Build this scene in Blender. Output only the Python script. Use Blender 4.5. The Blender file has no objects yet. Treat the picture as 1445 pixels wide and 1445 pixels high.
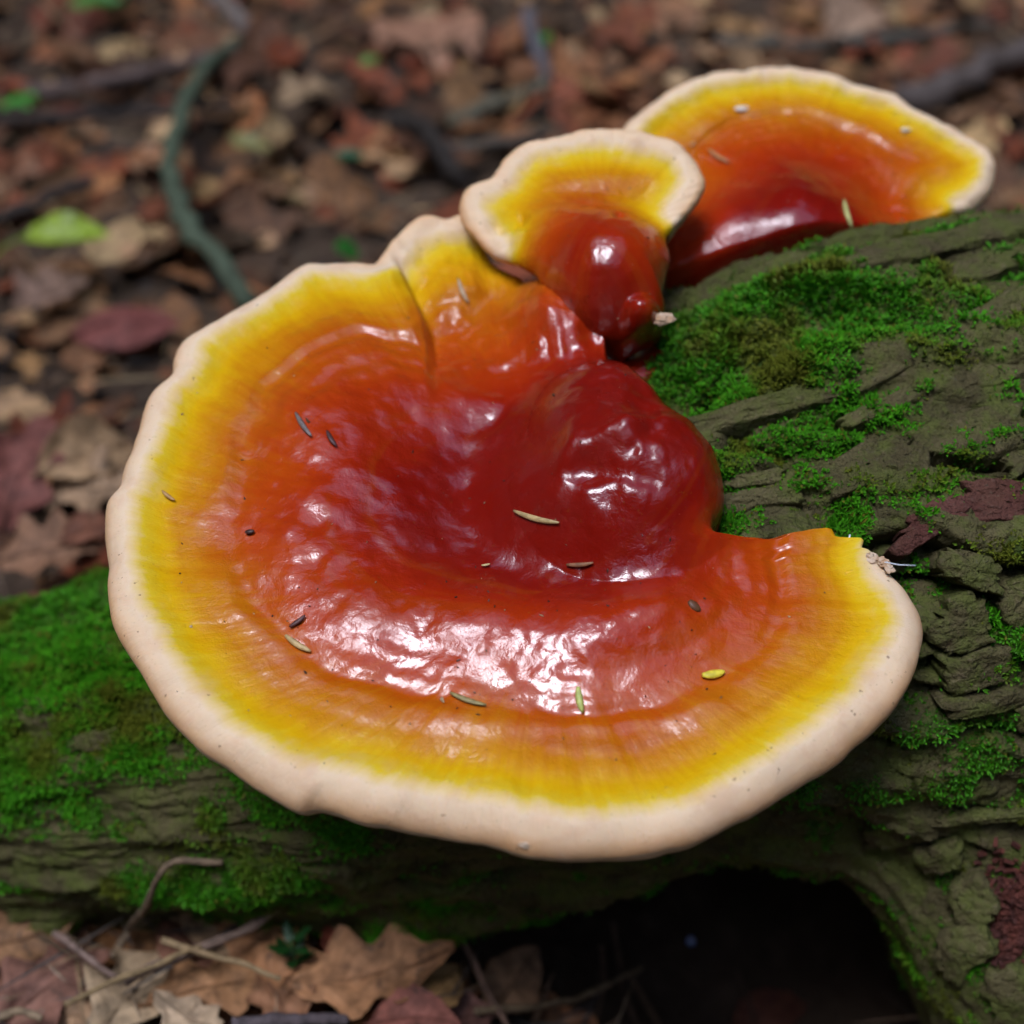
import bpy, math, random
import numpy as np
from mathutils import Vector, Matrix
from mathutils.bvhtree import BVHTree

SC = bpy.context.scene
COL = SC.collection
R = math.radians

# ------------------------------------------------------------------ camera, sky, sun, exposure
PITCH = 40.0
CAM = np.array([0.0, 0.0, 0.58])
cd = bpy.data.cameras.new('camera'); cam = bpy.data.objects.new('camera', cd); COL.objects.link(cam)
cam.location = CAM; cam.rotation_euler = (R(90 - PITCH), 0, 0)
cd.lens = 60; cd.sensor_width = 36; cd.clip_start = 0.01; cd.clip_end = 500
cd.dof.use_dof = True; cd.dof.focus_distance = 0.525; cd.dof.aperture_fstop = 6.3
SC.camera = cam
W = bpy.data.worlds.new('World'); SC.world = W; W.use_nodes = True
wn = W.node_tree; wn.nodes.clear()
wo = wn.nodes.new('ShaderNodeOutputWorld'); wb = wn.nodes.new('ShaderNodeBackground')
sky = wn.nodes.new('ShaderNodeTexSky'); sky.sky_type = 'NISHITA'; sky.sun_disc = False; sky.ozone_density = 3.0
SUN_EL, SUN_AZ = 70.0, -142.0           # azimuth measured from +Y (away from the camera) towards +X
sky.sun_elevation = R(SUN_EL); sky.sun_rotation = R(SUN_AZ)
wb.inputs['Strength'].default_value = 0.15
wn.links.new(sky.outputs[0], wb.inputs[0]); wn.links.new(wb.outputs[0], wo.inputs[0])
sd = bpy.data.lights.new('sun', 'SUN'); sun = bpy.data.objects.new('sun', sd); COL.objects.link(sun)
sd.energy = 1.6; sd.angle = R(20); sd.color = (0.87, 0.89, 1.0)
sdir = Vector((math.sin(R(SUN_AZ)) * math.cos(R(SUN_EL)), math.cos(R(SUN_AZ)) * math.cos(R(SUN_EL)), math.sin(R(SUN_EL))))
sun.rotation_euler = sdir.to_track_quat('Z', 'Y').to_euler(); sun.location = sdir * 5
SC.view_settings.view_transform = 'Standard'; SC.view_settings.look = 'None'
SC.view_settings.exposure = 1.1; SC.view_settings.gamma = 1.0
SC.cycles.use_denoising = True
SC.cycles.max_bounces = 5; SC.cycles.diffuse_bounces = 3; SC.cycles.adaptive_threshold = 0.045; SC.cycles.transparent_max_bounces = 4
SC.cycles.sample_clamp_indirect = 4.0

# ------------------------------------------------------------------ numeric helpers
FWD = np.array([0, math.cos(R(PITCH)), -math.sin(R(PITCH))]); UP = np.array([0, math.sin(R(PITCH)), math.cos(R(PITCH))])
RT = np.array([1.0, 0, 0])
def raydir(px, py):
    a = (np.asarray(px, float) - 722.5) / 722.5 * 0.3; b = -(np.asarray(py, float) - 722.5) / 722.5 * 0.3
    return RT * a[..., None] + UP * b[..., None] + FWD
def at_depth(px, py, t): return CAM + raydir(px, py) * t
def on_plane(px, py, p0, n):
    d = raydir(px, py); t = ((p0 - CAM) @ n) / (d @ n)
    return CAM + d * np.asarray(t)[..., None]
def sstep(a, b, x):
    t = np.clip((x - a) / (b - a), 0, 1); return t * t * (3 - 2 * t)
def smax(a, b, k):
    h = np.clip(0.5 + 0.5 * (a - b) / k, 0, 1); return b * (1 - h) + a * h + k * h * (1 - h)
def _hash(ix, iy, iz, seed):
    h = (ix.astype(np.int64) * 374761393 + iy.astype(np.int64) * 668265263 + iz.astype(np.int64) * 2147483647 + seed * 974634777) & 0xffffffff
    h = ((h ^ (h >> 13)) * 1274126177) & 0xffffffff
    h = h ^ (h >> 16)
    return (h & 0xffffff) / float(0xffffff)
def vnoise(p, seed=0):
    p = np.asarray(p, float); i = np.floor(p); f = p - i; i = i.astype(np.int64)
    u = f * f * f * (f * (f * 6 - 15) + 10); r = np.zeros(len(p))
    for dx in (0, 1):
        for dy in (0, 1):
            for dz in (0, 1):
                w = (u[:, 0] if dx else 1 - u[:, 0]) * (u[:, 1] if dy else 1 - u[:, 1]) * (u[:, 2] if dz else 1 - u[:, 2])
                r += w * _hash(i[:, 0] + dx, i[:, 1] + dy, i[:, 2] + dz, seed)
    return r * 2 - 1
def fbm(p, oct=4, seed=0, gain=0.5):
    p = np.asarray(p, float); a, s, tot = 1.0, np.zeros(len(p)), 0
    for o in range(oct):
        s += a * vnoise(p * 2 ** o + 17.3 * o, seed + o); tot += a; a *= gain
    return s / tot
def catmull(P, n, closed=True):
    P = np.asarray(P, float); m = len(P)
    seg = np.linalg.norm(np.diff(np.vstack([P, P[:1]]) if closed else P, axis=0), axis=1)
    cum = np.concatenate([[0], np.cumsum(seg)]); out = []
    for s in np.linspace(0, cum[-1], n, endpoint=not closed):
        k = min(np.searchsorted(cum, s, side='right') - 1, len(seg) - 1); t = (s - cum[k]) / max(seg[k], 1e-9)
        g = (lambda q: P[q % m]) if closed else (lambda q: P[min(max(q, 0), m - 1)])
        p0, p1, p2, p3 = g(k - 1), g(k), g(k + 1), g(k + 2)
        out.append(0.5 * (2 * p1 + (p2 - p0) * t + (2 * p0 - 5 * p1 + 4 * p2 - p3) * t ** 2 + (3 * p1 - p0 - 3 * p2 + p3) * t ** 3))
    return np.array(out)
def seg_dist(Q, L):
    """distance of 2-D points Q to the open polyline L, and arc length of the foot"""
    best = np.full(len(Q), 1e9); arc = np.zeros(len(Q)); cum = 0.0
    for a, b in zip(L[:-1], L[1:]):
        ab = b - a; l = np.linalg.norm(ab) + 1e-12
        t = np.clip(((Q - a) @ ab) / l ** 2, 0, 1); d = np.linalg.norm(Q - (a + t[:, None] * ab), axis=1)
        m = d < best; best[m] = d[m]; arc[m] = (cum + t * l)[m]; cum += l
    return best, arc

# ------------------------------------------------------------------ object helpers
def mesh_np(name, V, faces, mat=None, smooth=True, attrs=None, colors=None):
    """faces: list of (n,k) int arrays"""
    me = bpy.data.meshes.new(name); V = np.asarray(V, np.float32)
    faces = [np.asarray(f, np.int32) for f in faces if len(f)]
    nl = sum(f.size for f in faces); nf = sum(len(f) for f in faces)
    me.vertices.add(len(V)); me.vertices.foreach_set('co', V.ravel())
    me.loops.add(nl); me.polygons.add(nf)
    me.loops.foreach_set('vertex_index', np.concatenate([f.ravel() for f in faces]))
    tot = np.concatenate([np.full(len(f), f.shape[1], np.int32) for f in faces])
    me.polygons.foreach_set('loop_start', np.concatenate([[0], np.cumsum(tot)[:-1]]).astype(np.int32))
    me.polygons.foreach_set('loop_total', tot)
    me.polygons.foreach_set('use_smooth', np.full(nf, smooth))
    me.update(calc_edges=True); me.validate()
    for k, v in (attrs or {}).items():
        a = me.attributes.new(k, 'FLOAT', 'POINT'); a.data.foreach_set('value', np.asarray(v, np.float32))
    if colors is not None:
        a = me.attributes.new('col', 'FLOAT_COLOR', 'POINT'); c = np.ones((len(V), 4), np.float32); c[:, :3] = colors
        a.data.foreach_set('color', c.ravel())
    if mat: me.materials.append(mat)
    return me
def link(name, me, parent=None, loc=None):
    o = bpy.data.objects.new(name, me); COL.objects.link(o)
    if parent: o.parent = parent
    if loc is not None: o.location = loc
    return o
def tag(o, label=None, cat=None, group=None, kind=None):
    for k, v in (('label', label), ('category', cat), ('group', group), ('kind', kind)):
        if v: o[k] = v
    return o
def empty(name, loc=(0, 0, 0)):
    o = bpy.data.objects.new(name, None); COL.objects.link(o); o.location = loc; o.empty_display_size = 0.02
    return o
def adopt(o, parent):
    """parent o, whose mesh is in world coordinates, to an Empty that stands at its base"""
    o.parent = parent; o.location = -Vector(parent.location)
def grid_faces(nu, nv, wrapu=False, off=0):
    """index = i*nv + j"""
    i = np.arange(nu if wrapu else nu - 1); j = np.arange(nv - 1); I, J = np.meshgrid(i, j, indexing='ij')
    I2 = (I + 1) % nu
    return np.stack([I * nv + J, I2 * nv + J, I2 * nv + J + 1, I * nv + J + 1], -1).reshape(-1, 4) + off
def tube(P, rad, sides=8, jitter=0.0, seed=1, ends=True):
    """tapered tube through the points P; returns V, quads, tris"""
    P = np.asarray(P, float); n = len(P); rad = np.broadcast_to(np.asarray(rad, float), (n,)) * np.ones(n)
    T = np.gradient(P, axis=0); T /= np.linalg.norm(T, axis=1)[:, None] + 1e-12
    ref = np.array([0.3, 0.2, 0.93]); ref = ref if abs(T[0] @ ref) < 0.9 else np.array([1.0, 0, 0])
    V = []
    rng = np.random.RandomState(seed)
    for k in range(n):
        a = np.cross(T[k], ref); a /= np.linalg.norm(a) + 1e-12; b = np.cross(T[k], a)
        th = np.arange(sides) / sides * 2 * np.pi
        rr = rad[k] * (1 + jitter * rng.uniform(-1, 1, sides))
        V.append(P[k] + rr[:, None] * (np.cos(th)[:, None] * a + np.sin(th)[:, None] * b)); ref = ref * 0.6 + np.cross(b, T[k]) * 0.0 + ref * 0.4
    V = np.vstack(V); q = []
    for k in range(n - 1):
        for s in range(sides):
            q.append((k * sides + s, k * sides + (s + 1) % sides, (k + 1) * sides + (s + 1) % sides, (k + 1) * sides + s))
    t = []
    if ends:
        c0 = len(V); V = np.vstack([V, P[:1], P[-1:]])
        for s in range(sides):
            t.append((c0, (s + 1) % sides, s)); t.append((c0 + 1, (n - 1) * sides + s, (n - 1) * sides + (s + 1) % sides))
    return V, np.array(q), np.array(t)

# ------------------------------------------------------------------ materials
class NT:
    def __init__(s, name):
        s.m = bpy.data.materials.new(name); s.m.use_nodes = True; s.t = s.m.node_tree; s.t.nodes.clear()
        s.out = s.n('ShaderNodeOutputMaterial'); s.b = s.n('ShaderNodeBsdfPrincipled'); s.l(s.b.outputs[0], s.out.inputs[0])
    def n(s, k, **kw):
        o = s.t.nodes.new(k)
        for a, v in kw.items(): setattr(o, a, v)
        return o
    def l(s, a, b): s.t.links.new(a, b)
    def attr(s, name): return s.n('ShaderNodeAttribute', attribute_name=name)
    def noise(s, vec, scale, detail=4, rough=0.55, dist=0.0):
        o = s.n('ShaderNodeTexNoise'); o.inputs['Scale'].default_value = scale; o.inputs['Detail'].default_value = detail
        o.inputs['Roughness'].default_value = rough; o.inputs['Distortion'].default_value = dist
        if vec is not None: s.l(vec, o.inputs['Vector'])
        return o.outputs[0]
    def math(s, op, a, b=None, c=None):
        o = s.n('ShaderNodeMath', operation=op)
        for k, v in enumerate((a, b, c)):
            if v is None: continue
            if isinstance(v, (int, float)): o.inputs[k].default_value = v
            else: s.l(v, o.inputs[k])
        return o.outputs[0]
    def ramp(s, fac, stops, interp='LINEAR'):
        o = s.n('ShaderNodeValToRGB'); e = o.color_ramp.elements; o.color_ramp.interpolation = interp
        while len(e) < len(stops): e.new(0.5)
        for k, (p, c) in enumerate(stops):
            e[k].position = p; e[k].color = (*c, 1) if len(c) == 3 else c
        s.l(fac, o.inputs[0]); return o.outputs[0]
    def mix(s, f, a, b, mode='MIX'):
        o = s.n('ShaderNodeMix', data_type='RGBA', blend_type=mode)
        for k, v in ((0, f), (6, a), (7, b)):
            if isinstance(v, (int, float)): o.inputs[k].default_value = v
            elif isinstance(v, tuple): o.inputs[k].default_value = (*v, 1)
            else: s.l(v, o.inputs[k])
        return o.outputs[2]
    def pos(s): return s.n('ShaderNodeTexCoord').outputs['Object']
    def bump(s, h, strength, dist, normal=None):
        o = s.n('ShaderNodeBump'); o.inputs['Strength'].default_value = strength; o.inputs['Distance'].default_value = dist
        s.l(h, o.inputs['Height'])
        if normal is not None: s.l(normal, o.inputs['Normal'])
        return o.outputs[0]
    def set(s, **kw):
        for k, v in kw.items():
            i = s.b.inputs[k.replace('_', ' ')]
            if isinstance(v, (int, float)): i.default_value = v
            elif isinstance(v, tuple): i.default_value = v if len(v) == 4 or i.type == 'VECTOR' else (*v, 1)
            else: s.l(v, i)

def mat_cap():
    m = NT('lacquered_cap'); p = m.pos()
    d = m.attr('dist').outputs['Fac']; sarc = m.attr('arc').outputs['Fac']; den = m.attr('wet').outputs['Fac']
    cmb = m.n('ShaderNodeCombineXYZ'); m.l(m.math('MULTIPLY', sarc, 260.0), cmb.inputs[0]); m.l(m.math('MULTIPLY', d, 45.0), cmb.inputs[1])
    streak = m.noise(cmb.outputs[0], 1.0, 3, 0.6)
    blot = m.noise(p, 55, 4, 0.6); big = m.noise(p, 16, 3, 0.5)
    # colour coordinate: distance from the growing margin, in 0.1 m, unsettled by streaks and blotches
    c = m.math('MULTIPLY', d, 10.6)
    amp = m.math('MULTIPLY', m.math('MINIMUM', c, 0.60), 0.36)
    c = m.math('ADD', c, m.math('MULTIPLY', m.math('MULTIPLY', m.math('SUBTRACT', streak, 0.5), m.math('SUBTRACT', 1.0, sst(m, d, .05, .08))), m.math('MULTIPLY', amp, 1.25)))
    c = m.math('ADD', c, m.math('MULTIPLY', m.math('SUBTRACT', blot, 0.5), m.math('MULTIPLY', amp, 1.3)))
    c = m.math('ADD', c, m.math('MULTIPLY', m.math('SUBTRACT', big, 0.5), m.math('MULTIPLY', amp, 1.3)))
    col = m.ramp(c, [(0.0, (.62, .35, .17)), (0.035, (.70, .50, .32)), (0.078, (.72, .55, .37)), (0.14, (.62, .43, .02)), (0.185, (.60, .35, .003)), (0.25, (.52, .22, .003)),
                     (0.33, (.46, .140, .003)), (0.42, (.42, .078, .002)), (0.52, (.40, .048, .002)), (0.64, (.35, .029, .002)), (0.82, (.28, .014, .002)), (1.0, (.18, .005, .002))])
    rg = m.n('ShaderNodeCombineXYZ'); m.l(m.math('MULTIPLY', d, 150.0), rg.inputs[0]); m.l(m.math('MULTIPLY', sarc, 7.0), rg.inputs[1])
    rings = m.noise(rg.outputs[0], 1.0, 2, 0.5)
    col = m.mix(m.math('MULTIPLY', sst(m, rings, .52, .68), m.math('MULTIPLY', m.math('MULTIPLY', sst(m, d, .016, .03), m.math('SUBTRACT', 1.0, sst(m, d, .08, .11))), .55)), col, m.mix(0.5, col, (.30, .05, .002)))
    spk = m.noise(p, 900, 2, 0.5)
    col = m.mix(m.math('MULTIPLY', sst(m, spk, .66, .74), .35), col, m.mix(.5, col, (.2, .1, .01)))
    spk2 = m.noise(p, 420, 2, .5); mot = m.noise(p, 60, 5, .65)
    edge_ = m.math('SUBTRACT', 1.0, sst(m, d, .010, .020))
    col = m.mix(m.math('MULTIPLY', edge_, m.math('MULTIPLY', sst(m, mot, .48, .68), .45)), col, (.60, .38, .24))
    col = m.mix(m.math('MULTIPLY', edge_, m.math('MULTIPLY', sst(m, spk2, .70, .75), .7)), col, (.20, .11, .06))
    lac = sst(m, d, .012, .046)
    fine = m.noise(p, 420, 4, 0.65); mid = m.noise(p, 130, 4, 0.6, 0.4)
    st2 = m.n('ShaderNodeCombineXYZ'); m.l(m.math('MULTIPLY', sarc, 330.0), st2.inputs[0]); m.l(m.math('MULTIPLY', d, 70.0), st2.inputs[1])
    rs = m.noise(st2.outputs[0], 1.0, 3, 0.6)
    rs = m.math('MULTIPLY', rs, m.math('SUBTRACT', 1.0, sst(m, d, .02, .05)))
    nrm = m.bump(mid, .20, .0022); nrm = m.bump(rs, .16, .0012, nrm); nrm = m.bump(fine, .25, .0005, nrm)
    st3 = m.n('ShaderNodeCombineXYZ'); m.l(m.math('MULTIPLY', sarc, 1100.0), st3.inputs[0]); m.l(m.math('MULTIPLY', d, 160.0), st3.inputs[1])
    nrm = m.bump(m.math('MULTIPLY', m.noise(st3.outputs[0], 1.0, 3, .6), edge_), .30, .0008, nrm)
    nrm = m.bump(m.math('MULTIPLY', mot, edge_), .35, .0012, nrm)
    m.set(Base_Color=col, Roughness=m.math('SUBTRACT', .62, m.math('MULTIPLY', lac, .22)), Normal=nrm,
          Coat_Weight=m.math('MULTIPLY', lac, m.math('ADD', .55, m.math('MULTIPLY', sst(m, m.noise(p, 38, 4, .6), .35, .6), .45))), Coat_Roughness=m.math('ADD', .12, m.math('MULTIPLY', sst(m, m.noise(p, 48, 4, .65), .35, .7), .20)), Coat_Normal=nrm, Coat_IOR=1.62,
          Specular_IOR_Level=.04,
          Subsurface_Weight=m.math('MULTIPLY', m.math('SUBTRACT', 1.0, lac), .22), Subsurface_Scale=.004)
    m.b.inputs['Subsurface Radius'].default_value = (1, .55, .3)
    return m.m
def sst(m, v, a, b):
    o = m.n('ShaderNodeMapRange', interpolation_type='SMOOTHSTEP'); m.l(v, o.inputs[0]); o.inputs[1].default_value = a; o.inputs[2].default_value = b
    return o.outputs[0]
def mat_simple(name, c1, c2, scale=60, rough=.7, bump=.3, bdist=.001, detail=5, stretch=None, spec=.3, coat=0):
    m = NT(name); p = m.pos()
    if stretch:
        mp = m.n('ShaderNodeMapping'); mp.inputs['Scale'].default_value = stretch; m.l(p, mp.inputs[0]); p = mp.outputs[0]
    f = m.noise(p, scale, detail, .6); g = m.noise(p, scale * 4.3, 4, .6)
    col = m.mix(sst(m, f, .3, .7), c1, c2)
    m.set(Base_Color=col, Roughness=rough, Specular_IOR_Level=spec, Normal=m.bump(g, bump, bdist), Coat_Weight=coat)
    return m.m
def mat_col(name, rough=.75, scale=180, bump=.4, bd=.0006, var=.45, spec=.25, trans=0.0, veins=False):
    """colour from the mesh colour attribute, mottled"""
    m = NT(name); p = m.pos(); a = m.attr('col').outputs['Color']
    f = m.noise(p, scale, 4, .6); g = m.noise(p, scale * .22, 3, .6)
    if name == 'dead_leaf': a = m.mix(1.0, a, (1.15, 1.0, .80), 'MULTIPLY')
    k = m.mix(sst(m, f, .35, .7), a, m.mix(1.0, a, (1 - var,) * 3, 'MULTIPLY'))
    k = m.mix(m.math('MULTIPLY', sst(m, g, .45, .7), .5), k, m.mix(1.0, k, (.6, .55, .5), 'MULTIPLY'))
    hgt = f
    if veins:
        av = m.math('ABSOLUTE', m.attr('lv').outputs['Fac']); u_ = m.math('SUBTRACT', m.math('MULTIPLY', m.attr('lu').outputs['Fac'], 9.0), m.math('MULTIPLY', av, 2.2))
        fr_ = m.math('ABSOLUTE', m.math('SUBTRACT', m.math('FRACT', u_), .5)); ve = m.math('MULTIPLY', m.math('SUBTRACT', 1.0, sst(m, fr_, .0, .10)), sst(m, av, .0, .05))
        ve = m.math('MAXIMUM', ve, m.math('SUBTRACT', 1.0, sst(m, av, .0, .06)))
        k = m.mix(m.math('MULTIPLY', ve, .45), k, m.mix(1.0, k, (.55, .5, .45), 'MULTIPLY')); hgt = m.math('ADD', f, m.math('MULTIPLY', ve, .6))
        sp_ = m.noise(p, 90, 3, .7); k = m.mix(m.math('MULTIPLY', sst(m, sp_, .62, .68), .6), k, (.05, .035, .025))
    m.set(Base_Color=k, Roughness=rough, Specular_IOR_Level=spec, Normal=m.bump(hgt, bump, bd))
    if trans:
        tr = m.n('ShaderNodeBsdfTranslucent'); m.l(k, tr.inputs[0]); mx = m.n('ShaderNodeMixShader'); mx.inputs[0].default_value = trans
        m.l(m.b.outputs[0], mx.inputs[1]); m.l(tr.outputs[0], mx.inputs[2]); m.l(mx.outputs[0], m.out.inputs[0])
    return m.m
def bark_nodes(m, ms, c1, c2, c3, olive, fl):
    p = m.pos(); f = m.noise(p, 28, 5, .65); g = m.noise(p, 190, 5, .68); h = m.noise(p, 75, 5, .65); k = m.noise(p, 700, 3, .6); fk = m.noise(p, 110, 4, .7, .6)
    c = m.mix(sst(m, f, .35, .65), c1, c2)
    c = m.mix(m.math('MULTIPLY', sst(m, h, .40, .62), olive), c, (.095, .112, .024))
    c = m.mix(m.math('MULTIPLY', sst(m, g, .58, .70), fl), c, c3)
    c = m.mix(m.math('MULTIPLY', sst(m, fk, .62, .70), fl * .9), c, (.085, .046, .033))
    c = m.mix(m.math('MULTIPLY', sst(m, k, .60, .72), .35), c, (.13, .12, .085))
    if ms is not None: c = m.mix(m.math('MULTIPLY', sst(m, m.math('ADD', ms, m.math('MULTIPLY', m.math('SUBTRACT', g, .5), .9)), .10, .62), .85), c, m.mix(sst(m, h, .38, .62), (.040, .085, .010), (.085, .095, .018)))
    mp = m.n('ShaderNodeMapping'); mp.inputs['Scale'].default_value = (.45, 1, 1); m.l(p, mp.inputs[0])
    wv = m.n('ShaderNodeVectorMath', operation='ADD'); nv_ = m.n('ShaderNodeTexNoise'); nv_.inputs['Scale'].default_value = 90; m.l(p, nv_.inputs['Vector'])
    sc = m.n('ShaderNodeVectorMath', operation='SCALE'); sc.inputs['Scale'].default_value = .006; m.l(nv_.outputs[1], sc.inputs[0]); m.l(mp.outputs[0], wv.inputs[0]); m.l(sc.outputs[0], wv.inputs[1])
    vo = m.n('ShaderNodeTexVoronoi', feature='DISTANCE_TO_EDGE'); vo.inputs['Scale'].default_value = 170; m.l(wv.outputs[0], vo.inputs['Vector'])
    n1 = m.bump(sst(m, vo.outputs[0], .0, .12), .45, .0016); n1 = m.bump(g, .9, .0052, n1); n1 = m.bump(k, .7, .0012, n1)
    m.set(Base_Color=c, Roughness=.85, Specular_IOR_Level=.15, Normal=n1)
    return m.m
def mat_bark():
    m = NT('bark'); return bark_nodes(m, m.attr('moss').outputs['Fac'], (.062, .052, .022), (.112, .096, .040), (.17, .125, .075), .85, .5)
def mat_ground():
    m = NT('forest_soil'); p = m.pos()
    f = m.noise(p, 9, 6, .65); g = m.noise(p, 70, 5, .6)
    c = m.mix(sst(m, f, .35, .65), (.030, .020, .014), (.062, .042, .028)); c = m.mix(m.math('MULTIPLY', sst(m, g, .5, .7), .5), c, (.085, .055, .038))
    m.set(Base_Color=c, Roughness=.95, Specular_IOR_Level=.1, Normal=m.bump(g, .8, .006))
    return m.m
M = dict(cap=mat_cap(), bark=mat_bark(), ground=mat_ground(),
    pore=mat_simple('pore_surface', (.62, .48, .32), (.54, .40, .25), 90, .75, .2),
    moss=mat_col('moss', .6, 400, .1, .0002, .35, .2, .25), leaf=mat_col('dead_leaf', .7, 150, .5, .0008, .5, .3, .12, True),
    green=mat_col('green_leaf', .45, 140, .3, .0005, .3, .4, .3, True), twig=mat_col('twig_bark', .8, 260, .6, .0008, .5, .2),
    needle=mat_col('dry_needle', .5, 500, .3, .0003, .35, .4), plate=None, forest=mat_col('forest_leaves', .7, 3, .1, .01, .3, .2),
    torn=mat_simple('torn_flesh', (.56, .44, .32), (.46, .28, .16), 300, .7, .5, .0006),
    rot=mat_simple('red_rot', (.10, .026, .016), (.05, .016, .012), 260, .85, .6, .001),
    drop=mat_simple('blue_glint', (.30, .45, .85), (.55, .65, .95), 300, .08, .1, .0003, spec=.8, coat=1.0),  # pale blue of a glint, put into the base colour
    web=mat_simple('cobweb_silk', (.75, .8, .85), (.6, .7, .78), 200, .3, .1, .0002, spec=.7))

# ------------------------------------------------------------------ ground
def gz(x, y):
    x = np.asarray(x, float); y = np.asarray(y, float)
    z = -0.14 * np.exp(-(((x - .12) / .10) ** 2 + ((y - .44) / .10) ** 2))          # hollow below the log
    z = z + 0.085 * sstep(.50, .575, y) * sstep(.80, .62, y) * sstep(-.10, .06, x) * sstep(.9, .5, x)   # mound added behind the log to block back light
    p = np.stack([x.ravel() * 5, y.ravel() * 5, np.zeros(x.size)], 1)
    z = z + (fbm(p, 4, 3) * .022).reshape(x.shape) * np.clip(np.hypot(x, y - .45) / .3, .25, 1)
    return z
def warp(n, near, far):
    t = np.linspace(-1, 1, n); return np.sign(t) * (near * np.abs(t) + (far - near) * np.abs(t) ** 5)
gx = warp(221, .95, 60); gy = warp(221, .95, 60) + .75
GX, GY = np.meshgrid(gx, gy, indexing='ij')
V = np.stack([GX, GY, gz(GX, GY)], -1).reshape(-1, 3)
ground = link('forest_floor', mesh_np('forest_floor', V, [grid_faces(221, 221)], M['ground']))
tag(ground, 'dark forest soil under the leaf litter', kind='structure')
def ground_pt(px, py, lift=0.0):
    d = raydir(px, py); t = (CAM[2] - lift) / -d[2]
    for _ in range(6):
        p = CAM + d * t; t = (CAM[2] - lift - float(gz(p[0], p[1]))) / -d[2]
    return CAM + d * t

# ------------------------------------------------------------------ the fallen log
KX = np.array([-1.6, -.8, -.45, -.21, -.12, -.05, .01, .07, .13, .19, .26, .36, .55, .80])
KY = np.array([.62, .53, .49, .469, .467, .468, .474, .484, .492, .500, .51, .51, .51, .51])
KZ = np.array([.02, .035, .045, .054, .074, .094, .118, .148, .150, .149, .152, .155, .16, .16])
KR = np.array([.036, .045, .050, .058, .070, .081, .090, .101, .110, .110, .116, .125, .13, .13])
def axis(x):
    xs = np.linspace(-1.7, .9, 1300); k = np.exp(-np.linspace(-2, 2, 41) ** 2); k /= k.sum()
    o = []
    for A in (KY, KZ, KR):
        v = np.interp(xs, KX, A); v = np.convolve(np.pad(v, 20, 'edge'), k, 'valid'); o.append(np.interp(x, xs, v))
    return o
def log_base(x, ph):
    y, z, r = axis(x)
    low = sstep(-.05, -.85, np.sin(ph))                                   # the right end swells into a root below
    rr = r * (1 + .05 * np.sin(3 * ph + x * 9) + .03 * np.sin(5 * ph - x * 14))
    rr = rr + low * (.10 * sstep(.115, .185, x)) + low * .012 * np.exp(-((x - .03) / .09) ** 2)
    rr = rr + low * .016 * fbm(np.stack([x * 26, ph * 3.5, np.zeros_like(x)], -1).reshape(-1, 3), 3, 97).reshape(x.shape)
    return np.stack([x, y - rr * np.cos(ph), z + rr * np.sin(ph)], -1), rr
def bark_disp(x, ph):
    """flaky layered bark: terraces with ragged edges, parted by furrows along the grain"""
    a = ph * .125; tw = a + x * .16; z0 = np.zeros(len(x))
    q = np.stack([x * 45, tw * 60, z0], 1)
    wx = fbm(q, 3, 11) * .010; wy = fbm(q + 31, 3, 12) * .0045
    X_, T_ = x + wx, tw + wy
    left = sstep(.02, -.12, x)                                           # older, smoother bark at the left
    n = fbm(np.stack([X_ * 17, T_ * 52, z0], 1), 3, 21) * 4.2
    st = np.floor(n); f = n - st; ter = st + sstep(.0, .16, f) * .72 + f * .28
    fur = np.abs(fbm(np.stack([X_ * 8, T_ * 42, z0 + 4], 1), 2, 29))     # furrows where the noise crosses zero
    furrow = 1 - sstep(.0, .075, fur)
    n2 = fbm(np.stack([X_ * 40, T_ * 95, z0 + 9], 1), 2, 33) * 3; s2 = np.floor(n2); ter2 = s2 + sstep(0, .2, n2 - s2)
    cr = 1 - sstep(.0, .05, np.abs(fbm(np.stack([X_ * 38, T_ * 40, z0 + 2], 1), 2, 37)))
    h = .0030 * ter * (1 - .6 * left) + .0010 * ter2 - .0105 * furrow * (1 - .5 * left) - .0016 * cr
    p3 = np.stack([x * 90, tw * 90, z0 + 3], 1)
    h = h + fbm(p3, 4, 41) * .0014 + fbm(p3 * 4, 3, 23) * .0009
    return h + .003
def log_point(x, ph):
    P, rr = log_base(x, ph); h = bark_disp(x, ph)
    # three long splits running along the grain
    tw = ph * .125 + x * .16
    for (c, x0, x1, dep, wob) in ((.107, .075, .30, .009, 1.0), (.079, .06, .20, .006, 2.0), (.148, .09, .32, .006, 3.0), (.045, .10, .3, .007, 4.0)):
        cc = c + .004 * np.sin(x * 55 + wob) + .0025 * np.sin(x * 140 + wob * 3)
        u = (tw - cc); on = sstep(x0 - .02, x0 + .02, x) * sstep(x1 + .02, x1 - .02, x)
        h = h + on * dep * (np.exp(-((u - .007) / .006) ** 2) * .7 - 1.1 * np.exp(-((u + .001) / .0022) ** 2))
    nrm = np.stack([np.zeros_like(x), -np.cos(ph), np.sin(ph)], -1)
    return P + nrm * h[:, None]
lx = np.concatenate([np.linspace(-1.6, -.36, 60, endpoint=False), np.linspace(-.36, -.02, 200, endpoint=False), np.linspace(-.02, .30, 300, endpoint=False), np.linspace(.30, .8, 60)])
lp = np.concatenate([np.linspace(R(-75), R(135), 400, endpoint=False), np.linspace(R(135), R(285), 70, endpoint=False)])
LX, LP = np.meshgrid(lx, lp, indexing='ij'); X1, P1 = LX.ravel(), LP.ravel()
LV = log_point(X1, P1)
nu, nv = len(lx), len(lp)
q = grid_faces(nu, nv); j = np.arange(nu - 1); q2 = np.stack([j * nv + nv - 1, (j + 1) * nv + nv - 1, (j + 1) * nv, j * nv], -1)
LQ = np.vstack([q, q2])
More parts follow.
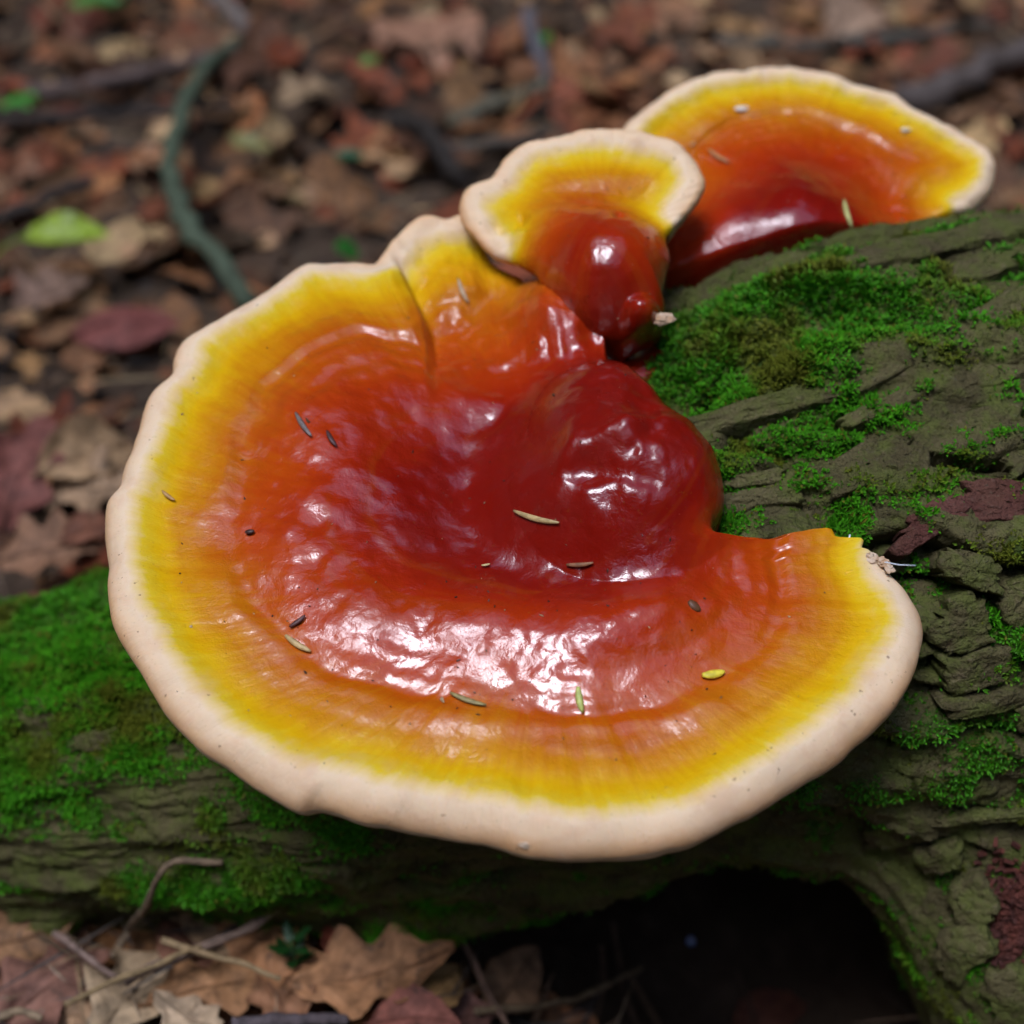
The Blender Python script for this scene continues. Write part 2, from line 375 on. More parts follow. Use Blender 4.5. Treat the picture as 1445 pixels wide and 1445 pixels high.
# moss cover: blobs seen on the bark, given in photo pixels and carried on to the surface
qs = LQ.tolist(); LBVH = BVHTree.FromPolygons(LV.tolist(), qs)
def hit(bvh, px, py):
    d = Vector(raydir(px, py)); d.normalize(); r = bvh.ray_cast(Vector(CAM), d)
    return (np.array(r[0]), np.array(r[1])) if r[0] is not None else (None, None)
MB_ = [(930, 545, 70, 1.2), (1000, 500, 90, 1.2), (1200, 440, 90, 1.1), (1110, 500, 80, 1.1), (1330, 400, 50, .9), (1040, 430, 70, 1.1), (960, 470, 70, 1.1), (1290, 480, 60, .8), (1380, 440, 50, .7), (1120, 590, 60, .75), (1020, 660, 50, .8), (1180, 580, 40, .7), (1350, 620, 50, .6), (1250, 690, 50, .7), (1420, 560, 50, .6), (1080, 470, 70, 1), (1160, 500, 70, 1.1), (1240, 455, 75, 1.15), (1150, 410, 70, 1.0), (1300, 430, 40, .9), (1060, 560, 60, .85),
       (990, 590, 50, .9), (1100, 540, 45, .7), (1050, 640, 35, 1), (1030, 620, 40, .9), (1250, 600, 60, .9), (1200, 630, 40, .8), (1020, 730, 60, .9), (1090, 650, 30, .7),
       (1130, 710, 40, .9), (1190, 745, 45, .9), (1290, 710, 50, .8), (1330, 690, 40, .6), (1300, 800, 30, .9), (1310, 835, 40, .8), (1400, 880, 40, .9), (1410, 930, 35, .9),
       (1420, 370, 30, .8), (1330, 330, 30, .6), (1180, 365, 30, .8), (1420, 780, 40, .6), (1380, 1060, 40, .45), (1350, 1250, 30, .7), (1370, 1350, 40, .6), (1430, 1400, 40, .6),
       (20, 900, 90, 1.1), (110, 880, 90, 1.1), (60, 980, 100, 1.0), (150, 960, 70, 1.0), (40, 1070, 80, .8), (160, 1050, 60, .6), (-60, 950, 120, 1), (130, 1145, 35, .8), (200, 1000, 70, .8),
       (200, 1250, 45, 1.1), (280, 1240, 50, 1.2), (350, 1245, 50, 1.1), (430, 1250, 40, .7), (300, 1160, 40, .5), (370, 1140, 40, .7), (480, 1170, 40, .8), (560, 1310, 40, .8), (600, 1290, 40, .6), (640, 1230, 40, .4), (20, 1250, 40, .6), (700, 1240, 40, .3)]
mc = []
for (px, py, rad, s) in MB_:
    h_, _n = hit(LBVH, px, py)
    if h_ is not None: mc.append((h_, rad / 722.5 * .3 * float((h_ - CAM) @ FWD), s))
def moss_den(P, n):
    d = np.zeros(len(P))
    for c, r, s in mc: d = np.maximum(d, s * np.exp(-((np.linalg.norm(P - c, axis=1) / (r * 1.15)) ** 2)))
    no = fbm(P * 75, 4, 41); no2 = fbm(P * 22, 2, 44)
    far = sstep(.30, .8, n[:, 2]) * .62
    d = np.maximum(d, far * (sstep(.02, -.1, P[:, 0]) + .35))
    return np.clip(d * 1.0 + no * 1.05 + no2 * .35 - .15, 0, 1)
Nn = np.stack([np.zeros_like(X1), -np.cos(P1), np.sin(P1)], -1)
mossd = moss_den(LV, Nn)
log_root = empty('fallen_log', (.1, .46, 0)); tag(log_root, 'mossy rough-barked fallen log carrying the red and yellow shelf mushrooms', 'log')
lo = link('trunk', mesh_np('trunk', LV, [LQ], M['bark'], attrs={'moss': mossd})); adopt(lo, log_root)

# ------------------------------------------------------------------ shelf mushrooms
def build_cap(name, parent, outline, margin, p0, tilt, roll, centre, surf, edge, N=640, J=150, rimwave=.0012, seed=0, lift=lambda P: -.003 + 0 * P[:, 0], dscale=1.0, redrange=(2, 2)):
    """outline: closed pixel outline; margin: pixel polyline of the pale growing edge; surf(uv, px, d) -> height;
       edge: list of (index along outline 0..1, radius, thickness)"""
    n = np.array([math.sin(R(roll)), -math.sin(R(tilt)), 0]); n[2] = math.sqrt(1 - n[0] ** 2 - n[1] ** 2)
    e1 = np.array([1.0, 0, 0]); e1 -= n * (e1 @ n); e1 /= np.linalg.norm(e1); e2 = np.cross(n, e1)
    uv = lambda P: np.stack([(P - p0) @ e1, (P - p0) @ e2], -1)
    opx = np.array(outline, float)
    def drop(P):                                                          # outline points sit on the rim's widest line, not on the plane
        d_ = raydir(P[:, 0], P[:, 1]); ho = lift(P); t_ = ((p0 - CAM) @ n + ho) / (d_ @ n)
        return uv(CAM + d_ * t_[:, None])
    O = catmull(drop(opx), N); L = catmull(drop(np.array(margin, float)), 260, False)
    C = uv(on_plane(np.array([centre[0]]), np.array([centre[1]]), p0, n))[0]
    s = np.arange(N) / N
    ctl = drop(opx); cumP = np.concatenate([[0], np.cumsum(np.linalg.norm(np.diff(np.vstack([opx, opx[:1]]), axis=0), axis=1))]); cumU = np.concatenate([[0], np.cumsum(np.linalg.norm(np.diff(np.vstack([ctl, ctl[:1]]), axis=0), axis=1))])
    toU = lambda f_: np.interp(f_, cumP / cumP[-1], cumU / cumU[-1])
    edge = [(float(toU(e[0])), e[1], e[2]) for e in edge]; redrange = (float(toU(redrange[0])), float(toU(redrange[1]))) if redrange[0] < 1 else redrange
    ek = np.array([e[0] for e in edge] + [edge[0][0] + 1]); er = np.array([e[1] for e in edge] + [edge[0][1]]); et = np.array([e[2] for e in edge] + [edge[0][2]])
    ss = np.where(s < ek[0], s + 1, s); Rr = np.interp(ss, ek, er); Tt = np.interp(ss, ek, et)
    circ = np.stack([np.cos(s * 2 * np.pi), np.sin(s * 2 * np.pi), np.zeros(N)], 1)
    Rr = Rr * (1 + .22 * vnoise(circ * 6, seed + 3) + .10 * vnoise(circ * 17, seed + 4)); wav = fbm(circ * 9, 3, seed + 1) * rimwave
    dirn = (O - C); ln = np.linalg.norm(dirn, axis=1)[:, None]; O = O + dirn / ln * wav[:, None]; ln = np.linalg.norm(O - C, axis=1)
    # ring distances from the edge, measured inward
    fr = np.concatenate([np.linspace(0, 1, 16)])
    V = []; D = []; top = []
    tj = 1 - (np.linspace(0, 1, J) ** 1.5)
    inner = 1 - np.clip(Rr / ln, 0, .6)
    # inside the edge radius use angular steps of a quarter round, then even steps to the centre
    A = np.linspace(0, math.pi / 2, 14)
    rings = []
    for a in A: rings.append((1 - (Rr / ln) * (1 - np.cos(a)), -Rr * (1 - np.sin(a))))
    for t in np.linspace(0, 1, J)[1:]: rings.append((inner * (1 - t), np.zeros(N)))
    alltop = []
    for f, dz in rings:
        Q = C + (O - C) * f[:, None]; alltop.append((Q, dz))
    Qs = np.concatenate([a for a, b in alltop]); dzs = np.concatenate([b for a, b in alltop])
    d, _a = seg_dist(Qs, L); nr = len(rings)
    per = np.linalg.norm(np.roll(O, -1, 0) - O, axis=1).sum(); arc = np.tile(s * per, nr)
    D2 = d.reshape(nr, N); k_ = np.fft.rfftfreq(N) * N; bl = np.fft.irfft(np.fft.rfft(D2, axis=1) * np.exp(-.5 * (k_ * 2 * np.pi / N * 12 * N / 760) ** 2), N, axis=1)
    w_ = sstep(.010, .030, D2); d = (D2 * (1 - w_) + bl * w_).ravel() * dscale
    pw = p0 + Qs[:, :1] * e1 + Qs[:, 1:] * e2
    rel = pw - CAM; dep = rel @ FWD
    px = np.stack([722.5 + (rel @ RT) / dep / .3 * 722.5, 722.5 - (rel @ UP) / dep / .3 * 722.5], -1)
    h, dadd = surf(Qs, px, d, arc, pw); d = np.maximum(d + dadd, np.minimum(d, .021))
    h = h + np.tile((.0011 * vnoise(circ * 7, seed + 8) + .0006 * vnoise(circ * 19, seed + 9)) * rimwave / .0012, nr) * sstep(.03, .0, d)
    Vt = pw + n * (h + dzs)[:, None]
    # under side: from the edge, round, then inward below
    und = []
    for a in np.linspace(0, math.pi / 2, 9)[1:]:
        rb = np.minimum(Rr, Tt * .5); und.append((1 - (rb / ln) * (1 - np.cos(a)), -Rr - (np.maximum(Tt - Rr, .001)) * np.sin(a)))
    li = 1 - np.minimum(Rr, Tt * .5) / ln
    for t in np.linspace(0, 1, 24)[1:]: und.append((li * (1 - t), -Tt * (1 - t) - t * Tt.mean()))
    Qu = np.concatenate([C + (O - C) * f[:, None] for f, _ in und]); zu = np.concatenate([b for _, b in und])
    hu = np.tile(h[:N], len(und))                                         # follow the rim's own height
    fade = np.concatenate([np.full(N, 1 - max(0, k - 8) / 23) for k in range(len(und))])
    Vu = p0 + Qu[:, :1] * e1 + Qu[:, 1:] * e2 + n * (hu * fade + zu)[:, None]
    du, au = np.zeros(len(Qu)), np.zeros(len(Qu))
    def ringfaces(nr_):
        i = np.arange(nr_ - 1)[:, None]; k = np.arange(N)[None, :]; k2 = (k + 1) % N
        return np.stack([i * N + k + 0 * k2, i * N + k2, (i + 1) * N + k2, (i + 1) * N + k], -1).reshape(-1, 4)
    F = ringfaces(nr)[:, ::-1]
    me = mesh_np(name, Vt, [F], M['cap'], attrs={'dist': d, 'arc': arc, 'wet': h})
    o = link('cap', me); adopt(o, parent)
    Vu = np.vstack([Vt[:N], Vu])
    fu = ringfaces(len(und) + 1)
    mu = mesh_np('pore_surface', Vu, [fu], M['pore'], attrs={'dist': np.full(len(Vu), .08), 'arc': np.tile(s * per, len(und) + 1)})
    mu.materials.append(M['cap']); mu.polygons.foreach_set('material_index', ((s[fu[:, 0] % N] > redrange[0]) & (s[fu[:, 0] % N] < redrange[1])).astype(np.int32)); ou = link('pore_surface', mu); adopt(ou, parent)
    # signed: is normal outward? flip when the mean normal points down
    for m_, sgn in ((me, 1), (mu, -1)):
        nn = np.zeros(len(m_.polygons) * 3, np.float32); m_.polygons.foreach_get('normal', nn)
        if (nn.reshape(-1, 3) @ n).mean() * sgn < 0: m_.flip_normals()
    return BVHTree.FromPolygons(Vt.tolist(), F.tolist()), (p0, n, e1, e2)
def gauss(px, cx, cy, rx, ry, ang=0):
    c, s = math.cos(R(ang)), math.sin(R(ang)); dx, dy = px[:, 0] - cx, px[:, 1] - cy
    u, v = (dx * c + dy * s) / rx, (-dx * s + dy * c) / ry
    return np.exp(-(u * u + v * v))
def dome(px, cx, cy, rx, ry, ang=0, pw_=.5):
    c, s = math.cos(R(ang)), math.sin(R(ang)); dx, dy = px[:, 0] - cx, px[:, 1] - cy
    r2 = ((dx * c + dy * s) / rx) ** 2 + ((-dx * s + dy * c) / ry) ** 2
    return np.maximum(0, 1 - r2) ** pw_ - .8 * np.maximum(0, r2 - 1)
def margin_profile(d, arc):
    z0 = np.zeros(len(d)); w = d + .0035 * fbm(np.stack([arc * 22, d * 25, z0], 1), 3, 55); a1 = .55 + .75 * vnoise(np.stack([arc * 30, d * 12, z0], 1), 56); a2 = .5 + .9 * vnoise(np.stack([arc * 18, d * 9, z0 + 4], 1), 57)
    return (.0022 * np.exp(-((d - .010) / .006) ** 2) - .0006 * np.exp(-((d - .0185) / .004) ** 2) * (.6 + .4 * a1) + .0012 * a1 * np.exp(-((w - .034) / .004) ** 2)
            - .0009 * a2 * np.exp(-((w - .041) / .003) ** 2) + .0040 * sstep(.036, .070, w) + .0003 * a2 * np.sin(w * 900) * sstep(.02, .03, d) * sstep(.07, .05, d) * .5)

# --- the large one
OUT_A = [(525, 376), (492, 370), (460, 367), (430, 368), (406, 383), (370, 410), (330, 438), (290, 462), (258, 480), (244, 507), (240, 530), (213, 552), (202, 578), (190, 625), (174, 664), (166, 690), (150, 712), (147, 760),
         (152, 830), (162, 885), (182, 925), (214, 980), (250, 1030), (290, 1070), (340, 1104), (385, 1135), (420, 1152), (452, 1150), (520, 1166), (600, 1180), (680, 1196), (735, 1212), (790, 1221),
         (860, 1217), (940, 1208), (990, 1196), (1040, 1170), (1100, 1135), (1160, 1097), (1215, 1050), (1260, 1003), (1290, 950), (1303, 900), (1298, 866), (1280, 836), (1255, 806), (1240, 790), (1226, 781),
         (1216, 779), (1216, 766), (1190, 764), (1176, 763), (1168, 753), (1140, 758), (1100, 767), (1050, 776), (1020, 781), (1003, 778), (1000, 768), (1010, 750), (1018, 725), (1013, 695), (1000, 668),
         (976, 642), (942, 618), (908, 588), (884, 560), (868, 535), (857, 505), (852, 485), (838, 464), (815, 442), (795, 425), (765, 402), (735, 380), (700, 350), (670, 318), (648, 304), (610, 311), (572, 320), (553, 335), (540, 356)]
MAR_A = [(1262, 800), (1285, 836), (1303, 880), (1303, 910), (1290, 952), (1260, 1005), (1215, 1052), (1160, 1099), (1100, 1137), (1040, 1172), (990, 1198), (860, 1220), (790, 1223), (735, 1213), (680, 1198), (600, 1182), (520, 1168),
         (452, 1152), (420, 1154), (385, 1137), (340, 1106), (290, 1072), (250, 1032), (214, 982), (182, 927), (162, 886), (152, 830), (147, 760), (150, 712), (166, 690), (174, 664), (190, 625), (202, 578), (213, 552), (240, 530),
         (244, 507), (258, 480), (290, 462), (330, 438), (370, 410), (406, 383), (430, 368), (460, 367), (492, 370), (525, 378), (540, 356), (553, 335), (572, 320), (610, 311), (648, 304)]
def surf_A(Q, px, d, arc, pw):
    p3 = np.stack([Q[:, 0], Q[:, 1], np.zeros(len(Q))], 1)
    h = margin_profile(d, arc)
    red = sstep(.035, .06, d)
    # dome of the left lobe, valley between it and the knob, hollow before the knob
    h += .005 * gauss(px, 450, 640, 190, 150, 20) + .004 * gauss(px, 480, 500, 120, 60, -35)
    h -= .008 * gauss(px, 650, 680, 90, 160, 18) + .0025 * gauss(px, 570, 640, 45, 70)
    h -= .007 * gauss(px, 830, 800, 150, 45, 3)
    h += .0030 * gauss(px, 640, 880, 170, 60, 5) + .0065 * gauss(px, 910, 880, 120, 60, -14)
    # the lobe behind: lower along the seam, then ribbed and lifted at its right edge
    sx_ = px[:, 0] - (566 + .30 * (px[:, 1] - 385) + 14 * np.sin((px[:, 1] - 380) * .022))
    seam = sstep(-9, 11, sx_) * sstep(590, 450, px[:, 1]) * sstep(470, 560, px[:, 0])
    h -= .0095 * seam * sstep(.0, .014, d)
    h += .0030 * np.exp(-((sx_ + 26) / 20) ** 2) * sstep(520, 420, px[:, 1]) * sstep(.004, .014, d)
    h += seam * fbm(p3 * 120, 3, 58) * .0026
    rib = np.sin((px[:, 0] * .62 - px[:, 1] * .78) * .0) 
    h += seam * (.017 * gauss(px, 790, 455, 80, 65, 40) + .005 * gauss(px, 640, 380, 60, 50))
    rr = fbm(np.stack([np.arctan2(px[:, 1] - 640, px[:, 0] - 830) * 9, np.hypot(px[:, 1] - 640, px[:, 0] - 830) * .006, 0 * d], 1), 3, 51)
    h += seam * rr * .0009
    # knob at the back, where it grows out of the log
    kb = .030 * dome(px, 888, 692, 172, 146, 0, .9)
    kb = smax(kb, .025 * dome(px, 845, 628, 100, 98, 0, .7), .014)
    h = smax(h, kb, .020)
    h += .0030 * gauss(px, 870, 690, 60, 14, -15) - .0030 * gauss(px, 850, 735, 70, 16, 10) + .003 * gauss(px, 800, 700, 20, 50, 20) - .003 * gauss(px, 900, 660, 30, 40)
    h += .0015 * gauss(px, 856, 578, 34, 26)
    kn = gauss(px, 880, 690, 130, 110)
    h += kn * (fbm(p3 * 70, 3, 68) * .0034 + fbm(p3 * 200, 2, 69) * .0007)
    # lumpy skin
    h += fbm(p3 * 55, 3, 61) * (.0008 + .0014 * red) + fbm(p3 * 140, 3, 64) * (.0002 + .0004 * red)
    rad = np.stack([arc * 90, d * 14, 0 * d], 1)
    h += fbm(rad, 3, 66) * .0006 * sstep(.006, .02, d) * sstep(.055, .03, d)
    h += vnoise(np.stack([arc * 28, d * 5, 0 * d], 1), 67) * .0016 * sstep(.045, .0, d)
    return h, .045 * gauss(px, 890, 690, 150, 125) - .015 * gauss(px, 735, 425, 120, 80, 40)
def frac(outline, x, y):                                                 # position of an outline point as 0..1 of arc length (on pixels)
    P = np.array(outline, float); s = np.concatenate([[0], np.cumsum(np.linalg.norm(np.diff(np.vstack([P, P[:1]]), axis=0), axis=1))])
    return s[np.argmin(np.hypot(P[:, 0] - x, P[:, 1] - y))] / s[-1]
fA = lambda x, y: frac(OUT_A, x, y)
EDGE_A = sorted([(fA(430, 368), .005, .011), (fA(147, 760), .006, .013), (fA(385, 1135), .007, .0145), (fA(790, 1221), .0078, .0165), (fA(1160, 1097), .0075, .0165), (fA(1303, 900), .007, .015), (fA(1255, 806), .004, .010),
                 (fA(1216, 766), .002, .007), (fA(1140, 758), .002, .008), (fA(1050, 776), .004, .016), (fA(1000, 768), .006, .03), (fA(1018, 725), .012, .05), (fA(1000, 668), .013, .05), (fA(908, 588), .010, .05), (fA(868, 535), .006, .03),
                 (fA(838, 464), .003, .007), (fA(735, 380), .003, .007), (fA(648, 304), .005, .010), (fA(540, 356), .005, .010)])
pA = np.array([.06, .41, .232])
mush_A = empty('shelf_mushroom', (.03, .42, .19)); tag(mush_A, 'largest glossy red shelf mushroom with broad yellow band and thick cream rim, in front', 'mushroom', 'shelf mushrooms growing on the log')
bvhA, planeA = build_cap('cap', mush_A, OUT_A, MAR_A, pA, 12, 0, (770, 840), surf_A, EDGE_A, N=760, J=170, seed=5,
    lift=lambda P: -.002 - .0085 * sstep(650, 1120, P[:, 1]), redrange=(fA(1100, 767), fA(795, 425)))

# --- the small one with the round knob
OUT_B = [(652, 312), (651, 288), (662, 268), (690, 256), (703, 240), (720, 220), (745, 203), (800, 191), (860, 185), (920, 191), (965, 211), (988, 238), (994, 266), (975, 300), (945, 332), (940, 345), (944, 375), (938, 405), (930, 432),
         (938, 445), (932, 470), (915, 490), (885, 496), (850, 490), (815, 470), (785, 440), (758, 402), (735, 386), (700, 368), (672, 340)]
MAR_B = [(690, 362), (668, 335), (652, 312), (651, 288), (662, 268), (690, 256), (703, 240), (720, 220), (745, 203), (800, 191), (860, 185), (920, 191), (965, 211), (988, 238), (994, 266), (980, 294), (968, 306)]
def surf_B(Q, px, d, arc, pw):
    p3 = np.stack([Q[:, 0], Q[:, 1], np.zeros(len(Q)) + 2], 1)
    h = .0012 * np.exp(-((d - .006) / .004) ** 2) + .003 * sstep(.012, .03, d)
    h -= .003 * gauss(px, 900, 270, 40, 50)
    kb = .026 * dome(px, 858, 400, 100, 95, 0, .75)
    kb = smax(kb, .015 * dome(px, 800, 355, 80, 55, 0, .8), .012)
    h = smax(h, kb, .016)
    h = smax(h, .021 * dome(px, 905, 470, 36, 34, 0, .6), .003)
    h -= .004 * gauss(px, 702, 323, 15, 13) + .003 * gauss(px, 738, 322, 8, 12) + .0035 * gauss(px, 874, 338, 8, 9)
    h += fbm(p3 * 70, 3, 71) * .0010 + fbm(p3 * 180, 3, 72) * .0004
    return h, .042 * np.clip(dome(px, 860, 420, 145, 135, 0, 1.2), 0, 1) - .016 * gauss(px, 738, 322, 9, 12)
fB = lambda x, y: frac(OUT_B, x, y)
EDGE_B = sorted([(fB(652, 312), .003, .007), (fB(745, 203), .0035, .008), (fB(860, 185), .0035, .008), (fB(988, 238), .0035, .008), (fB(975, 300), .0025, .006), (fB(940, 345), .004, .015), (fB(938, 405), .010, .03), (fB(932, 470), .006, .03), (fB(885, 496), .006, .03), (fB(785, 440), .006, .02), (fB(735, 386), .003, .006), (fB(672, 340), .002, .006)])
pB = at_depth(np.array(830.), np.array(310.), .606)
mush_B = empty('shelf_mushroom', (.04, .50, .22)); tag(mush_B, 'smallest shelf mushroom, cream fan above a round dark red knob, middle of the three', 'mushroom', 'shelf mushrooms growing on the log')
bvhB, planeB = build_cap('cap', mush_B, OUT_B, MAR_B, pB, 27, -4, (845, 330), surf_B, EDGE_B, N=420, J=110, rimwave=.0006, seed=15, dscale=1.15, redrange=(fB(945, 332), fB(735, 386)))

# --- the far one at the right
OUT_C = [(868, 200), (885, 172), (912, 150), (946, 128), (985, 107), (1040, 98), (1095, 93), (1150, 100), (1200, 116), (1258, 130), (1290, 154), (1340, 178), (1388, 206), (1407, 236), (1400, 268), (1372, 296), (1335, 314), (1305, 326),
         (1270, 360), (1200, 410), (1120, 435), (1040, 440), (975, 430), (938, 405), (925, 360), (900, 300), (875, 245)]
MAR_C = [(880, 260), (866, 225), (868, 200), (885, 172), (912, 150), (946, 128), (985, 107), (1040, 98), (1095, 93), (1150, 100), (1200, 116), (1258, 130), (1290, 154), (1340, 178), (1388, 206), (1407, 236), (1400, 268), (1378, 292), (1350, 306)]
def surf_C(Q, px, d, arc, pw):
    p3 = np.stack([Q[:, 0], Q[:, 1], np.zeros(len(Q)) + 5], 1)
    h = margin_profile(d * 1.15, arc) * .8
    h += .019 * gauss(px, 1110, 350, 170, 75) + .004 * gauss(px, 1105, 280, 45, 55, -20)
    h -= .004 * gauss(px, 1230, 300, 50, 40)
    h -= .07 * sstep(-2, 50, px[:, 1] - (372 - (px[:, 0] - 1075) * .17))
    h += fbm(p3 * 60, 3, 81) * .0013 + fbm(p3 * 150, 3, 82) * .0004
    h += fbm(np.stack([arc * 60, d * 10, 0 * d], 1), 3, 83) * .0008 * sstep(.05, .03, d)
    return h, .03 * gauss(px, 1120, 340, 190, 70)
EDGE_C = [(0, .005, .010), (.2, .005, .010), (.5, .005, .010), (.62, .004, .010), (.70, .006, .03), (.85, .006, .03), (.92, .004, .012)]
pC = at_depth(np.array(1120.), np.array(240.), .665)
mush_C = empty('shelf_mushroom', (.14, .55, .24)); tag(mush_C, 'wide shelf mushroom behind the log top, farthest right, with orange and yellow bands', 'mushroom', 'shelf mushrooms growing on the log')
bvhC, planeC = build_cap('cap', mush_C, OUT_C, MAR_C, pC, 24, 3, (1120, 290), surf_C, EDGE_C, N=460, J=110, rimwave=.0008, seed=25, dscale=1.28, redrange=(.6, .95))
for root, a, b, r0, r1 in ((mush_A, (.035, .405, .19), (.06, .452, .16), .03, .035), (mush_B, (.042, .495, .235), (.05, .48, .18), .012, .016), (mush_C, (.15, .55, .245), (.15, .51, .2), .02, .03)):
    P = np.linspace(a, b, 8); P[:, 1] += np.sin(np.linspace(0, 3, 8)) * .004
    v, qd, t3 = tube(P, np.linspace(r0, r1, 8), 28, .05, 3)
    s_ = link('stalk', mesh_np('stalk', v, [qd, t3], M['cap'], attrs={'dist': np.full(len(v), .09), 'arc': v[:, 0], 'wet': v[:, 2]})); adopt(s_, root)

# ------------------------------------------------------------------ bark plates lying on the log
SX, SP = np.meshgrid(np.linspace(-.5, .5, 200), np.linspace(R(-80), R(140), 120), indexing='ij')
SB, _ = log_base(SX.ravel(), SP.ravel()); SMOOTH = BVHTree.FromPolygons(SB.tolist(), grid_faces(200, 120).tolist())
def rgb_jit(c, rng, k=.25):
    return np.clip(np.array(c) * rng.uniform(1 - k, 1 + k) * rng.uniform(.93, 1.07, 3), 0, 1)
MP = [bark_nodes(NT('bark_plate_grey'), None, (.070, .057, .025), (.120, .102, .044), (.175, .13, .078), .8, .5), bark_nodes(NT('bark_plate_red'), None, (.088, .032, .024), (.125, .050, .038), (.15, .085, .068), .06, .6)]
def plate(a, b, w, lift, seed, kind=0, base=-.004, label=None):
    rng = np.random.RandomState(seed); n = 56; th = np.arange(n) / n * 2 * np.pi
    a, b = np.array(a, float), np.array(b, float); ax = b - a; L = np.linalg.norm(ax); ax /= L; pe = np.array([-ax[1], ax[0]]); c = (a + b) / 2
    sup = lambda v, e: np.sign(v) * np.abs(v) ** e
    rad = 1 + .34 * vnoise(np.stack([np.cos(th) * 2, np.sin(th) * 2, np.full(n, seed * 1.7)], 1), 5) + .16 * vnoise(np.stack([np.cos(th) * 6, np.sin(th) * 6, np.full(n, seed * 1.7)], 1), 6) + rng.uniform(-.03, .03, n)
    bend = .18 * rng.uniform(-1, 1)
    ox, oy = sup(np.cos(th), .55) * rad * L / 2, sup(np.sin(th), .6) * rad * w
    V = []; rings = [(1.02, base), (1.0, lift * .35), (.97, lift * .6)] + [(f_, lift * (.68 + .12 * (1 - f_))) for f_ in (.92, .84, .74, .64, .54, .44, .34, .24, .14, .04)]
    for f, h in rings:
        for i in range(n):
            u, v = ox[i] * f, oy[i] * f + bend * w * ((ox[i] * f) / (L / 2)) ** 2
            pxy = c + ax * u + pe * v
            r = hit(SMOOTH, pxy[0], pxy[1])
            if r[0] is None: return None
            nn = r[1] if r[1] @ (CAM - r[0]) > 0 else -r[1]
            V.append(r[0] + nn * h)
    V = np.array(V); Vs = V * np.array([.55, 1, 1]); nq = fbm(Vs * 130, 3, seed) * 2.6; nse = (np.floor(nq) + sstep(0, .3, nq - np.floor(nq))) * .0008 + fbm(Vs * 260, 3, seed + 1) * .0009; nse *= np.repeat(np.clip(np.array([r_[0] for r_ in rings]) * 3, .15, 1), n); V[n:] += (CAM - V[n:]) / np.linalg.norm(CAM - V[n:], axis=1)[:, None] * nse[n:, None]
    i = np.arange(len(rings) - 1)[:, None]; k = np.arange(n)[None, :]; k2 = (k + 1) % n
    F = np.stack([i * n + k + 0 * k2, i * n + k2, (i + 1) * n + k2, (i + 1) * n + k], -1).reshape(-1, 4)
    me = mesh_np('bark_plate', V, [F], MP[kind], smooth=False); me.polygons.foreach_set('use_smooth', np.concatenate([np.zeros(2 * n, bool), np.ones(len(F) - 2 * n, bool)]))
    o = link('bark_plate', me); adopt(o, log_root)
    if label: o['label'] = label
    return o
PL = [((905, 645), (1205, 548), 17, .010, 0), ((1190, 556), (1330, 492), 17, .011, 0), ((1320, 500), (1470, 420), 18, .011, 0), ((1152, 690), (1292, 652), 27, .009, 0), ((1010, 722), (1135, 706), 14, .008, 0),
      ((1290, 640), (1445, 596), 24, .008, 0), ((1258, 778), (1352, 716), 21, .010, 1), ((1346, 722), (1475, 712), 27, .009, 1), ((1375, 770), (1470, 748), 22, .011, 0), ((1322, 795), (1404, 818), 20, .012, 0),
      ((1312, 884), (1392, 866), 34, .008, 0), ((1322, 952), (1412, 930), 24, .009, 0), ((1316, 988), (1432, 966), 12, .012, 0), ((1085, 372), (1300, 338), 10, .008, 0), ((1215, 385), (1460, 330), 14, .010, 0),
      ((1185, 612), (1300, 560), 12, .007, 0), ((1325, 556), (1470, 508), 20, .008, 0), ((1335, 1140), (1460, 1132), 8, .012, 0), ((1350, 1268), (1402, 1250), 34, .010, 0), ((1335, 1350), (1402, 1305), 34, .012, 0), ((1395, 1405), (1470, 1385), 40, .012, 0),
      ((1290, 1066), (1450, 1072), 13, .009, 0), ((1400, 860), (1470, 830), 28, .008, 0), ((1420, 1000), (1480, 985), 22, .01, 0), ((1410, 665), (1480, 650), 20, .008, 0), ((1030, 690), (1110, 678), 10, .006, 0), 
      ((1225, 520), (1300, 490), 10, .006, 0), ((1330, 400), (1440, 372), 14, .007, 0),
      ((1220, 1170), (1330, 1150), 16, .008, 0), ((1180, 1215), (1290, 1235), 18, .009, 0), ((1060, 1180), (1170, 1160), 16, .008, 0), ((870, 1235), (990, 1225), 14, .007, 0), ((1300, 1205), (1360, 1195), 22, .009, 0),
      ((100, 1048), (172, 1036), 13, .007, 0), ((52, 1150), (60, 1240), 36, .005, 0), ((215, 1110), (290, 1095), 22, .004, 0), ((440, 1215), (540, 1240), 24, .004, 0), ((650, 1250), (720, 1280), 26, .005, 0), ((230, 1020), (275, 1000), 12, .005, 0), ((740, 1290), (830, 1270), 16, .006, 0)]
LABP = {6: 'bare reddish-brown bark slab beside the torn cap edge', 7: 'bare reddish-brown bark slab at the right border'}
for k, (a, b, w, l, kd) in enumerate(PL): plate(a, b, w, l, 100 + k, kd, label=LABP.get(k))

